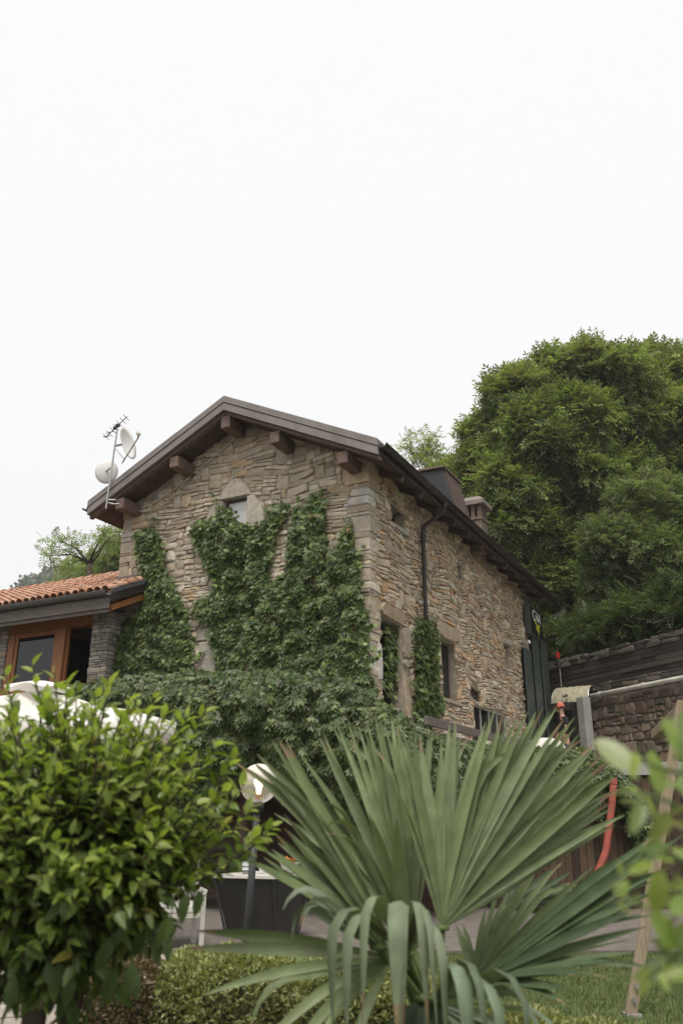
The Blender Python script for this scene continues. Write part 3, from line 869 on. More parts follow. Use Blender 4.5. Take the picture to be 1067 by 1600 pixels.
# cable looped under the gable overhang
def sag(p0, p1, s, n=14):
    return [np.array(p0) * (1 - t) + np.array(p1) * t + np.array((0, 0, -s * 4 * t * (1 - t))) for t in np.linspace(0, 1, n)]
b = MB(HO); b.tube(sag((-6.1, -.06, 8.48), (-4.55, -.06, 9.12), .1) + sag((-4.5, -.06, 9.14), (-3.2, -.06, 9.95), .04), .013, 6); b.build('cable', 'greywhite', house)
b = MB(HO); b.tube(sag((-6.2, -.1, 8.46), (-4.6, -.07, 9.1), .34), .012, 6); b.build('cable', 'greywhite', house)
# the shed dormer on the right slope
dm = MB(HO)
dm.prism([(-.9, 3.0, 9.42), (.58, 3.0, 9.40), (.8, 3.0, 8.42), (-.9, 3.0, 9.2)], (0, 1.15, 0)); do = dm.build('dormer', 'blackmetal', roof_o, bevel=.02)
dm = MB(HO); dm.prism([(-.95, 2.93, 9.425), (.64, 2.93, 9.405), (.64, 2.93, 9.45), (-.95, 2.93, 9.47)], (0, 1.29, 0)); dm.build('dormer_cap', 'beamwood', roof_o)
dm = MB(HO); dm.prism([(.592, 3.03, 9.385), (.802, 3.03, 8.43), (.815, 3.03, 8.43), (.605, 3.03, 9.385)], (0, 1.09, 0)); dm.build('dormer_front', 'brownwood', roof_o)
# chimney: brick piers, open flue slots and a capped slab
ch = MB(HO); cx0, cx1, cy0, cy1 = -.1, .38, 6.5, 7.05
ch.box(cx0, cx1, cy0, cy1, 8.3, 9.3)
co = ch.build('chimney', 'brickwork', house, bevel=.015)
k = MB(HO)
for (x_, y_) in ((cx0, cy0), (cx0 + .18, cy0), (cx1 - .12, cy0), (cx1 - .12, cy0 + .21), (cx1 - .12, cy1 - .12), (cx0, cy1 - .12)): k.box(x_ + .003, x_ + .117, y_ + .003, y_ + .117, 9.3, 9.68)
k.build('pier', 'brickwork', co)
k = MB(HO); k.box(cx0 + .11, cx1 - .11, cy0 + .11, cy1 - .11, 9.3, 9.67); k.build('flue', 'blackmetal', co)
k = MB(HO); k.box(cx0 - .03, cx1 + .03, cy0 - .03, cy1 + .03, 9.24, 9.32); k.build('band', 'brickwork', co, bevel=.01)
k = MB(HO)
V = [(cx0 - .12, cy0 - .12, 9.68), (cx1 + .12, cy0 - .12, 9.68), (cx1 + .12, cy1 + .12, 9.68), (cx0 - .12, cy1 + .12, 9.68), (cx0 - .12, cy0 - .12, 9.8), (cx1 + .12, cy0 - .12, 9.8), (cx1 + .12, cy1 + .12, 9.8), (cx0 - .12, cy1 + .12, 9.8),
     (cx0 + .04, cy0 + .04, 9.95), (cx1 - .04, cy0 + .04, 9.95), (cx1 - .04, cy1 - .04, 9.95), (cx0 + .04, cy1 - .04, 9.95)]
k.add(V, [(0, 3, 2, 1), (0, 1, 5, 4), (1, 2, 6, 5), (2, 3, 7, 6), (3, 0, 4, 7), (4, 5, 9, 8), (5, 6, 10, 9), (6, 7, 11, 10), (7, 4, 8, 11), (8, 9, 10, 11)])
k.build('chimney_cap', 'capstone', co)
# dark green metal cladding at the far end of the side wall
cl = thing('metal_cladding', 'dark green ribbed metal cladding at the far end of the side wall under the sign', 'cladding', tuple(HW(.1, 12.2, DZ)), -TH)
b = MB(); b.box(-.06, -.002, -1.33, 1.6, 0, 4.0); b.build('backing', 'signface', cl)  # black, so the shade between the ribs is in its colour
for i, (y0, y1, zt_) in enumerate(((10.85, 11.62, 6.42), (11.97, 12.66, 6.98), (13.02, 13.78, 7.05))):
    b = MB(); b.box(.0, .05, y0 - 12.2, y1 - 12.2, 0, zt_ - DZ); b.build('metal_panel', 'greenmetal', cl, bevel=.006)
# GM sign
sg = thing('wall_sign', 'black box sign with white GM letters and a yellow vine emblem at the wall end', 'sign', tuple(HW(.06, 11.45, 6.95)), -TH)
b = MB(); b.box(0, .19, 0, 1.5, 0, .97); b.build('sign_box', 'signside', sg, bevel=.012)
b = MB(); b.box(.1905, .197, .045, 1.455, .04, .93); fo = b.build('sign_face', 'signface', sg)
def stroke(mb, pts, ws, x=.2):
    pts = [np.array(p, float) for p in pts]
    n = len(pts); ws = ws if hasattr(ws, '__len__') else [ws] * n
    Lp, Rp = [], []
    for i, p in enumerate(pts):
        d = pts[min(i + 1, n - 1)] - pts[max(i - 1, 0)]; d = d / (np.linalg.norm(d) + 1e-9); q = np.array([-d[1], d[0]]) * ws[i] / 2
        Lp.append((x, *(p + q))); Rp.append((x, *(p - q)))
    V = Lp + Rp
    mb.add(V, [(i, i + 1, n + i + 1, n + i) for i in range(n - 1)])
    mb.add([(v[0] + .006, v[1], v[2]) for v in V], [(i, i + 1, n + i + 1, n + i) for i in range(n - 1)])
G = MB()
stroke(G, [(.52 + .20 * math.cos(t), .70 + .16 * math.sin(t)) for t in np.linspace(R(40), R(325), 22)], [.03 + .05 * abs(math.cos(t)) for t in np.linspace(R(40), R(325), 22)])
stroke(G, [(.70, .715), (.70, .56)], .07); stroke(G, [(.60, .705), (.76, .705)], .03)
G.build('letter', 'letterwhite', sg, recalc=False)
Mb = MB()
stroke(Mb, [(.86, .54), (.86, .86)], .04, .2); stroke(Mb, [(.86, .86), (1.02, .56)], .08, .2012); stroke(Mb, [(1.02, .56), (1.18, .86)], .04, .2024); stroke(Mb, [(1.18, .86), (1.18, .54)], .08, .2036)
stroke(Mb, [(.8, .545), (.92, .545)], .014, .205); stroke(Mb, [(1.10, .545), (1.26, .545)], .014, .2062)
Mb.build('letter', 'letterwhite', sg, recalc=False)
Em = MB()
def lobe(mb, p0, p1, w, x):
    p0, p1 = np.array(p0), np.array(p1); d = p1 - p0; q = np.array([-d[1], d[0]]) / np.linalg.norm(d) * w
    mb.prism([(x, *p0), (x, *(p0 + d * .4 + q)), (x, *p1), (x, *(p0 + d * .4 - q))], (.005, 0, 0))
for i, (p0, p1, w) in enumerate((((.82, .40), (.36, .56), .055), ((.8, .42), (.62, .24), .06), ((.84, .44), (.84, .12), .05), ((.86, .42), (1.2, .45), .055), ((.86, .38), (1.1, .24), .05), ((.84, .30), (.95, .06), .045), ((.74, .36), (.74, .18), .045))):
    lobe(Em, p0, p1, w, .2 + i * .0012)
Em.build('emblem', 'emblem', sg)
sl = thing('spotlight', 'small white spotlight fixed on the wall end below the black sign', 'lamp', tuple(HW(.12, 11.3, 6.62)), -TH)
b = MB(); b.box(-.1, -.02, -.03, .03, -.03, .03); b.build('bracket', 'greywhite', sl)
b = MB(); b.tube([(-.02, 0, 0), (.1, -.05, .04)], [.035, .06], 10); b.build('lamp_head', 'whitelight', sl)
al = thing('alarm_box', 'small red alarm box with a conduit beside the green metal cladding', 'alarm', tuple(HW(.35, 14.2, 6.6)), -TH)
b = MB(); b.box(0, .1, 0, .12, 0, .2); b.build('case', 'redpaint', al, bevel=.01)
b = MB(); b.tube([(.06, .08, 0), (.06, .1, -1.2), (.06, .1, -2.2)], .014, 6); b.build('conduit', 'greywhite', al)
b = MB(); b.box(.03, .09, .05, .11, -4.2, -2.2); b.box(-.2, .0, .05, .09, .1, .16); b.build('post', 'blackmetal', al)

# satellite dish and aerial on the left verge
an = thing('satellite_dish_mast', 'galvanised mast with white satellite dish and aerial on the left roof verge', 'antenna', tuple(HW(-6.36, -.92, 8.35)), -TH)
b = MB(); b.tube([(0, 0, -.1), (.03, 0, .6), (.1, 0, 1.95)], .022, 8); b.tube([(0, 0, .05), (.15, .12, .02), (.2, .2, .05)], .016, 6); b.tube([(0, 0, .12), (.14, .14, .14)], .016, 6); b.build('mast', 'steel', an)
def dish(parent, c, nrm, rx, depth, name='dish'):
    n_ = unit(np.array(nrm, float)); ref = np.array((0, 0, 1.0)); x = unit(np.cross(ref, n_)); y = np.cross(n_, x)
    V, F = [], []; nr, na = 5, 24
    for side_ in (0, 1):
        for i in range(nr + 1):
            r_ = rx * i / nr
            for j in range(na):
                t = 2 * math.pi * j / na
                V.append(np.array(c) + (x * math.cos(t) * .92 + y * math.sin(t)) * r_ + n_ * (depth * (i / nr) ** 2 - .012 * side_))
    o_ = (nr + 1) * na
    for i in range(nr):
        for j in range(na):
            q = (i * na + j, i * na + (j + 1) % na, (i + 1) * na + (j + 1) % na, (i + 1) * na + j)
            F.append(q); F.append(tuple(v + o_ for v in q[::-1]))
    for j in range(na): F.append((nr * na + j, nr * na + (j + 1) % na, o_ + nr * na + (j + 1) % na, o_ + nr * na + j))
    b_ = MB().add(V, F); return b_.build(name, 'whitelight', parent, smooth=True, recalc=False)
D = np.array((.33, .06, 1.52)); dn = np.array((.95, .22, .22))
do = dish(an, D, dn, .42, .09)
b = MB(); b.tube([(.1, 0, 1.5), tuple(D)], .03, 8); b.tube([(.12, 0, 1.4), (.5, -.1, 1.03)], .014, 6); b.tube([(.38, -.02, .98), (1.12, -.35, 1.36)], .017, 6); b.build('feed_arm', 'steel', do)
b = MB(); b.tube([(1.08, -.33, 1.34), (1.12, -.35, 1.42), (1.06, -.32, 1.48)], [.03, .045, .05], 8); b.tube([(1.12, -.38, 1.36), (1.2, -.4, 1.36)], .02, 6); b.build('receiver', 'greywhite', do)
d2 = dish(an, (-.22, .1, .93), (-.5, .85, .12), .3, .06)
b = MB(); b.tube([(.05, 0, .95), (-.22, .1, .93)], .024, 6); b.build('dish_bracket', 'steel', an)
b = MB()
p0, p1 = np.array((-.22, -.05, 1.75)), np.array((.28, .1, 2.28))
b.tube([p0, p1], .012, 6); b.tube([(.1, 0, 1.95), (.02, .0, 2.02)], .014, 6)
for t in np.linspace(.05, .95, 7):
    c = p0 + (p1 - p0) * t; b.tube([c + (-.05, .16, 0), c + (.05, -.16, 0)], .007, 5)
for q in ((.06, .04, 2.06), (.0, .03, 2.0)): b.box(q[0] - .04, q[0] + .04, q[1] - .04, q[1] + .04, q[2] - .03, q[2] + .03)
b.tube([(.09, 0, 1.85), (-.05, -.02, 1.9), (-.2, -.05, 1.86)], .008, 5); b.tube([(-.28, -.07, 1.78), (-.1, -.01, 1.8)], .01, 5)
b.build('aerial', 'blackmetal', an)

# ================================================================== annex with terracotta roof
AXR = -5.6
YE, ZE, YR = -1.3, 6.13, 2.6
ASL = .44
annex = thing('annex', 'low annex with terracotta tiled roof, larch framed window and slate pillars', 'annex', tuple(HW(-8, -.6, DZ)), -TH)
AO = np.array((-8, -.6, DZ))
def az(y): return ZE + ASL * (y - YE)
XL = -17.0
b = MB(AO)                                        # roof boards
b.prism([(XL, YE + .04, az(YE) - .10), (XL, -.04, az(-.04) - .10), (XL, -.04, az(-.04) - .24), (XL, YE + .04, az(YE) - .24)], (AXR - XL - .03, 0, 0))
b.prism([(XL, -.04, az(-.04) - .10), (XL, YR, az(YR) - .10), (XL, YR + 3, az(YR) - 1.4), (XL, YR + 3, az(YR) - 1.55), (XL, YR, az(YR) - .24), (XL, -.04, az(-.04) - .24)], (-HWID - .05 - XL, 0, 0))
ar = b.build('roof', 'brownwood', annex)
# tiles: barrel cover tiles one by one over a bed of channel tiles
def tile_geo(c, ln, r0, r1):
    V, F = [], []; n = 6
    for k, (yy, r_, dz) in enumerate(((0, r0, .02), (ln, r1, 0))):
        for rr in (r_, r_ - .016):
            for j in range(n + 1):
                t = math.pi * j / n; V.append((-rr * math.cos(t), yy, rr * math.sin(t) * .95 + dz))
    m = n + 1
    for j in range(n):
        F += [(j, j + 1, 2 * m + j + 1, 2 * m + j), (m + j, 3 * m + j, 3 * m + j + 1, m + j + 1), (j, m + j, m + j + 1, j + 1)]
    F += [(0, 2 * m, 3 * m, m), (n, m + n, 3 * m + n, 2 * m + n)]
    return V, F
TPAL = [(.38, .20, .125), (.42, .24, .16), (.33, .175, .11), (.45, .28, .2), (.36, .21, .145), (.4, .25, .18)]
tmesh = []
for c in TPAL:
    V, F = tile_geo(None, .42, .098, .078); me = MB().add(V, F, c).mesh('tile'); me.materials.append(MAT['tile']); tmesh.append(me)
tw, tl_ = .215, .345
nrow = int((YR - YE) / math.cos(math.atan(ASL)) / tl_) + 1
ta = math.atan(ASL)
tiles = []
for r_ in range(nrow):
    yy = YE - .05 + r_ * tl_ * math.cos(ta)
    k = 0
    x = AXR - .12
    while x > XL:
        if yy < -.38 or x < -HWID - .1: tiles.append((x + random.uniform(-.008, .008), yy + random.uniform(-.012, .012), az(yy) + .0, random.uniform(-.03, .03)))
        x -= tw
tp = to_px([HW(t[0], t[1], t[2]) for t in tiles])
vis = [(i, tp[i, 2]) for i in range(len(tiles)) if -15 < tp[i, 0] < 260]
vis.sort(key=lambda q: q[1]); single = set(i for i, _ in vis[:300])
mass = MB(AO)
for i, (x, yy, zz, rz_) in enumerate(tiles):
    ci = random.randrange(6)
    if i in single:
        o = bpy.data.objects.new('tile', tmesh[ci]); COL.link(o); o.parent = ar
        o.location = tuple(np.array((x, yy, zz)) - AO); o.rotation_euler = (ta, 0, rz_)
    else:
        V, F = tile_geo(None, .42, .098, .078)
        M3 = Matrix.Rotation(ta, 3, 'X')
        mass.add([np.array(M3 @ Vector(v)) + (x, yy, zz) for v in V], F, TPAL[ci])
mass.build('tile_rows', 'tile', ar, kind='stuff', recalc=False)
V, F = [], []
xs = np.arange(XL, AXR + .01, tw / 6)
def bed(x0, x1, y0, y1):
    b_ = MB(AO); V, F = [], []
    xs = np.arange(x0, x1 + .001, tw / 6)
    for x in xs:
        ph = ((x - (AXR - .12)) / tw) % 1.0
        dz = .03 * math.cos(2 * math.pi * ph)
        V += [(x, y0, az(y0) + dz - .035), (x, y1, az(y1) + dz - .035)]
    for i in range(len(xs) - 1): F.append((2 * i, 2 * i + 2, 2 * i + 3, 2 * i + 1))
    b_.add(V, F, (.25, .125, .075)); b_.build('channel_tiles', 'tile', ar, kind='stuff', recalc=False)
bed(XL, AXR, YE - .03, -.05); bed(XL, -HWID - .06, -.05, YR)
xk = -HWID - .1
while xk > XL:                                    # ridge tiles
    o = bpy.data.objects.new('ridge_tile', tmesh[random.randrange(6)]); COL.link(o); o.parent = ar
    o.location = tuple(np.array((xk, YR, az(YR) + .03)) - AO); o.rotation_euler = (0, 0, R(90)); o.scale = (1.35, 1, 1.2)
    xk -= .36
# flashing where roof meets the gable, rake and eaves boards, gutter
b = MB(AO); b.prism([(-HWID, -.045, az(-.05) + .0), (AXR - .02, -.045, az(-.05) + .0), (AXR - .02, -.045, az(-.05) + .14), (-HWID, -.045, az(-.05) + .14)], (0, -.03, 0)); b.build('flashing', 'greywood', ar)
b = MB(AO)
b.prism([(AXR, YE - .02, az(YE) - .02), (AXR, -.06, az(-.06) - .02), (AXR, -.06, az(-.06) - .27), (AXR, YE - .02, az(YE) - .30)], (.035, 0, 0)); b.build('rake_board', 'gutter', ar)
b = MB(AO)
b.prism([(AXR + .036, YE - .02, az(YE) - .0), (AXR + .036, -.06, az(-.06) - .0), (AXR + .036, -.06, az(-.06) - .1), (AXR + .036, YE - .02, az(YE) - .1)], (.02, 0, 0)); b.build('rake_trim', 'signside', ar)
b = MB(AO); b.box(XL, AXR + .0, YE - .02, YE + .02, az(YE) - .42, az(YE) - .17); b.build('eaves_board', 'greywood', ar)
b = MB(AO); b.box(XL, AXR - .05, YE + .025, YE + .07, az(YE) - .5, az(YE) - .3); b.build('eaves_batten', 'greywood', ar)
gutter(ar, np.array((XL, YE - .1, az(YE) - .08)) - AO, np.array((AXR + .03, YE - .1, az(YE) - .08)) - AO, .09, 'grey_gutter')
b = MB(AO); b.beam((AXR - .08, YE + .08, az(YE) - .4), (AXR - .08, -.1, az(-.1) - .4), .14, .12); b.build('rake_rafter', 'orangewood', ar)
xk = -6.4
while xk > -13:
    b = MB(AO); b.beam((xk, YE + .08, az(YE) - .33), (xk, .6, az(.6) - .33), .1, .14); b.build('rafter', 'orangewood', ar); xk -= .75
# front wall: pillars of thin slates, lintel, window
WY = -.6
def pillar(x0, x1, y0, y1, z0, z1):
    b_ = MB(AO); b_.box(x0 + .03, x1 - .03, y0 + .03, y1, z0, z1); po = b_.build('pillar', 'darkmortar', annex)
    st = []
    z = z0 + .02
    while z < z1 - .03:
        h = random.choice([.035, .05, .05, .07, .1, .13])
        x = x0
        while x < x1 - .03:
            w = min(random.uniform(.1, .34), x1 - x)
            if x1 - x - w < .07: w = x1 - x
            V, F = stone_geo((x, x + w, z, min(z + h, z1)), random.uniform(.02, .045), zero, zero, lambda u, v, d: (u, y0 + .03 - d, v), .004, .7)
            st.append((np.array(V) - AO, F, tuple(np.array(random.choice([(.30, .28, .25), (.36, .33, .28), (.25, .23, .21), (.33, .28, .21), (.4, .37, .33)])) * random.uniform(.8, 1.15))))
            x += w
        y = y0 + .05
        while y < y1 - .05:
            w = min(random.uniform(.12, .3), y1 - y)
            V, F = stone_geo((y, y + w, z, min(z + h, z1)), random.uniform(.02, .04), zero, zero, lambda u, v, d: (x1 - .03 + d, u, v), .004, .7)
            st.append((np.array(V) - AO, F, tuple(np.array(random.choice([(.28, .26, .23), (.33, .30, .26), (.22, .21, .19)])) * random.uniform(.8, 1.15))))
            y += w
        z += h
    lay_stones(st, po, 110, 'stone', lambda p: HW(p[0] + AO[0], p[1] + AO[1], p[2] + AO[2]), None, 'stone', 'stonework', 12)
pillar(-6.72, -6.2, WY, -.06, 3.4, 5.88)
pillar(-10.6, -9.42, WY, .2, 3.4, 5.95)
b = MB(AO); b.box(-9.42, -6.72, WY + .02, WY + .3, 5.62, 5.94); b.build('lintel', 'orangewood', annex, bevel=.008)
b = MB(AO); b.box(-9.42, -6.72, WY - .05, WY + .3, 4.16, 4.26); b.build('sill', 'orangewood', annex, bevel=.01)
b = MB(AO); b.box(-9.42, -6.72, WY + .04, WY + .3, 2.42, 4.158); b.build('dado', 'darkmortar', annex)
f = MB(AO); z0, z1 = 4.262, 5.618
for (x0, x1, d0) in ((-9.40, -9.2, 0), (-7.82, -7.56, 0), (-9.2, -9.1, .03), (-7.92, -7.822, .03)): f.box(x0, x1 - .002, WY + .03 + d0, WY + .16, z0, z1)
f.box(-9.2, -7.822, WY + .05, WY + .15, z1 - .12, z1 - .002); f.box(-9.2, -7.822, WY + .05, WY + .15, z0 + .001, z0 + .12)
fo = f.build('window_frame', 'orangewood', annex, bevel=.006)
b = MB(AO); b.box(-9.1, -7.92, WY + .09, WY + .1, z0 + .1, z1 - .1); b.build('pane', 'glass', fo)
b = MB(AO); b.box(-7.55, -7.5, WY + .1, WY + .16, z0, z1); b.build('window_jamb', 'orangewood', fo)
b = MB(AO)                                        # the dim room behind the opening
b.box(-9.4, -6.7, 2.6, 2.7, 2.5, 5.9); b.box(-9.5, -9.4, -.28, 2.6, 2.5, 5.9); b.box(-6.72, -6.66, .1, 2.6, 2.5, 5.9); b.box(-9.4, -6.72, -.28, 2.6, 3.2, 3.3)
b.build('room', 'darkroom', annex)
b = MB(AO); b.box(-17, -10.6, WY + .04, WY + .3, 2.4, 5.9); b.box(-17, -16.7, WY + .3, 5.4, 2.4, 6.2); b.box(-16.7, -6.7, 5.3, 5.55, 2.4, 6.3); b.build('wall', 'mortar', annex)
b = MB(AO); b.box(-7.25, -6.9, .3, .9, 3.3, 4.2); b.build('cabinet', 'brownwood', annex, bevel=.02)
#PART3
# ================================================================== retaining wall, canopy and hillside at the back right
B0, BD = np.array([7.64, 27.93]), unit(np.array([.41, -.91]))
BN = np.array([-BD[1], BD[0]])                     # into the hill
BN = BN if BN[0] > 0 else -BN
BT = math.atan2(BD[1], BD[0])
rwall = thing('retaining_wall', 'tall retaining wall with rubble stone below and weathered dark boards above beside the hillside', 'wall', (B0[0], B0[1], DZ + .126), BT)
rwall.scale = (1.14,) * 3
# local frame: x along the wall towards the camera, y = left of x; the hill is at +y or -y
HS = 1 if np.dot(np.array([-math.sin(BT), math.cos(BT)]), BN) > 0 else -1
def BW(p): w = B0 + 1.14 * (BD * p[0] + np.array([-math.sin(BT), math.cos(BT)]) * p[1]); return np.array([w[0], w[1], DZ + .126 + 1.14 * p[2]])
b = MB()
b.box(-.05, 12, min(.0, HS * .5), max(.0, HS * .5), -.2, 2.2)
b.box(-4, -1.05, min(.0, HS * .5), max(.0, HS * .5), -.2, 2.2)
b.box(-1.05, -.05, min(HS * .45, HS * .5), max(HS * .45, HS * .5), -.2, 2.0)
b.box(-1.05, -.05, min(.001, HS * .5), max(.001, HS * .5), 2.0, 2.2)
core = b.build('core', 'darkmortar', rwall)
st = []
wz1, wz2 = smooth_noise(5, .04, .1, .5), smooth_noise(5, .04, .1, .5)
for r in pack(.25, 9, .0, 2.15, [], hmin=.18, hmax=.36, wmin=.16, wmax=.5, slab=.16, big=.4):
    V, F = stone_geo(r, random.uniform(.03, .08), wz1, wz2, lambda u, v, d: (u, -HS * d, v), .012)
    st.append((np.array(V), F, tuple(np.array(random.choice([(.14, .11, .085), (.17, .14, .11), (.11, .09, .072), (.2, .155, .12), (.16, .11, .082)])) * random.uniform(.75, 1.2))))
lay_stones(st, core, 200, 'darkstone', BW, lambda x, y: y > 1185, 'stone', 'stonework', 40)
# upper tier: long boards, each its own, a strip of block-work and a rough stone coping
b = MB(); b.box(-6, 12, min(HS * .16, HS * .6), max(HS * .16, HS * .6), 2.2, 3.5); b.build('upper_core', 'darkmortar', rwall)
zz = 2.62
while zz < 3.2:
    h = random.uniform(.1, .15); x = -6.0 + random.uniform(0, 1)
    while x < 12:
        w = random.uniform(2.2, 3.6)
        b = MB((x + w / 2, 0, zz)); c = np.array(random.choice([(.042, .034, .029), (.052, .042, .036), (.034, .029, .026), (.065, .054, .046)])) * random.uniform(.8, 1.2)
        y_ = HS * .16; dd = random.uniform(.02, .05)
        b.box(x + .006, x + w - .006, min(y_ - HS * dd, y_ + HS * .01), max(y_ - HS * dd, y_ + HS * .01), zz + .005, zz + h - .004, tuple(c))
        o = b.build('board', 'boards', rwall); o.location = (x + w / 2, 0, zz)
        x += w
    zz += h
st = []
for (z0, z1, n_, dp) in ((2.24, 2.61, .35, .05), (3.26, 3.52, .5, .12)):
    z = z0
    while z < z1 - .03:
        h = min(random.uniform(.09, .17), z1 - z); x = -6.0
        while x < 11.5:
            w = random.uniform(.2, .7) * (1.2 if z0 > 3 else .8)
            V, F = stone_geo((x, x + w, z, z + h + random.uniform(0, .04) * (z0 > 3)), random.uniform(.02, dp), wz1, zero, lambda u, v, d: (u, HS * (.16 - d), v), .006)
            st.append((np.array(V), F, tuple(np.array(random.choice([(.08, .07, .06), (.11, .095, .078), (.065, .058, .048), (.15, .13, .108)])) * random.uniform(.8, 1.2))))
            x += w
        z += h
lay_stones(st, rwall, 90, 'darkstone', BW, None, 'coping_stone', 'block_work', 25)
# white pipe with joints
wp = thing('white_pipe', 'weathered white pipe running along the retaining wall beside the fibreglass canopy', 'pipe', (B0[0], B0[1], DZ + .126), BT)
wp.scale = (1.14,) * 3
yy = -HS * .12
b = MB(); b.tube([(.25, yy, 2.24), (3, yy, 2.27), (12, yy, 2.36)], .062, 12); b.build('pipe', 'greywhite', wp, smooth=True)
for x in (1.35, 3.0, 4.6, 6.2):
    b = MB(); b.tube([(x, yy, 2.25 + x * .0095), (x + .07, yy, 2.25 + x * .0095)], .072, 12); b.build('collar', 'greywhite', wp)
    b = MB(); b.box(x + .02, x + .05, min(0, yy), max(0, yy), 2.22, 2.25); b.build('bracket', 'steel', wp)
# curved fibreglass canopy over the doorway
cn = thing('fibreglass_canopy', 'yellowed curved fibreglass canopy over the dark doorway behind the person', 'canopy', tuple(at(895, 1090, 27.36)), math.atan2(*(at(922, 1072, 27.0) - at(868, 1080, 27.7))[[1, 0]]))
cn.scale = (1.14,) * 3
b = MB(); V, F = [], []
nx, ny = 14, 9
for k in range(2):
    for i in range(nx + 1):
        for j in range(ny + 1):
            t = j / ny; ang = R(78) * t
            V.append((-.53 + 1.06 * i / nx, .28 - .62 * math.sin(ang), .34 - .60 * (1 - math.cos(ang)) * 1.05 - .006 * k + .014 * math.sin(i * 2.6)))
o_ = (nx + 1) * (ny + 1)
for i in range(nx):
    for j in range(ny):
        q = (i * (ny + 1) + j, (i + 1) * (ny + 1) + j, (i + 1) * (ny + 1) + j + 1, i * (ny + 1) + j + 1)
        F += [q, tuple(v + o_ for v in q[::-1])]
b.add(V, F); b.build('sheet', 'fibre', cn, smooth=True, recalc=False)
for x in (-.535, .535):
    b = MB(); b.tube([(x, .28 - .62 * math.sin(R(78) * t), .33 - .63 * (1 - math.cos(R(78) * t))) for t in np.linspace(0, 1, 8)], .012, 6); b.build('edge_rib', 'steel', cn)
b = MB(); b.tube([(-.53, -.32, -.18), (.53, -.32, -.18)], .02, 6); b.build('front_rail', 'blackmetal', cn)
b = MB(); b.box(-.13, -.02, -.46, -.38, -.02, .02); b.tube([(-.08, -.34, .06), (-.02, -.4, .03)], .02, 6); b.build('clip', 'blackmetal', cn)
pl = thing('pillar', 'pale grey square pillar beside the dark doorway under the canopy', 'pillar', tuple(at(911, 1148, 26.9) * np.array([1, 1, 0]) + np.array([0, 0, DZ])), BT)
pl.scale = (1.14, 1.14, 1.2)
b = MB(); b.box(-.02, .26, -.12, .14, 0, 2.2); b.build('shaft', 'concrete', pl, bevel=.01)
b = MB(); b.box(-.04, .28, -.14, .16, 0, .1); b.build('base', 'concrete', pl, bevel=.01)

def hill_h(x, y):
    d = (x - B0[0]) * BN[0] + (y - B0[1]) * BN[1]
    right = 6.33 + .5 * max(0, d - .7) if d > .55 else 0
    left = 2.3 + .36 * max(0, y - 31) if x < 8 else 0
    v = max(right if d > .55 else 0, left if y > 30 else 0)
    return v
nx, ny = 110, 90
V, F, ok = [], [], []
for i in range(nx + 1):
    for j in range(ny + 1):
        # grid laid along the wall: u along, w into the hill
        u = -70 + 100 * i / nx; w = .55 + 95 * (j / ny) ** 1.6
        p = B0 + BD * u + BN * w
        z = 6.3 + .5 * max(0, w - .7) + .25 * math.sin(p[0] * .7) * math.sin(p[1] * .6) * min(1, w / 3)
        V.append((p[0], p[1], z))
for i in range(nx):
    for j in range(ny): F.append((i * (ny + 1) + j, (i + 1) * (ny + 1) + j, (i + 1) * (ny + 1) + j + 1, i * (ny + 1) + j + 1))
b = MB().add(V, F); b.build('hillside', 'slope', None, smooth=True, kind='structure')
V, F = [], []
for i in range(60):
    for j in range(30):
        x = -70 + 74 * i / 59; y = 31 + 60 * j / 29
        V.append((x, y, .36 * (y - 31) + .5 * math.sin(x * .4 + y * .2) + (-1 if j == 0 else 1.2)))
for i in range(59):
    for j in range(29): F.append((i * 30 + j, (i + 1) * 30 + j, (i + 1) * 30 + j + 1, i * 30 + j + 1))
b = MB().add(V, F); b.build('terrain', 'slope', None, smooth=True, kind='structure')

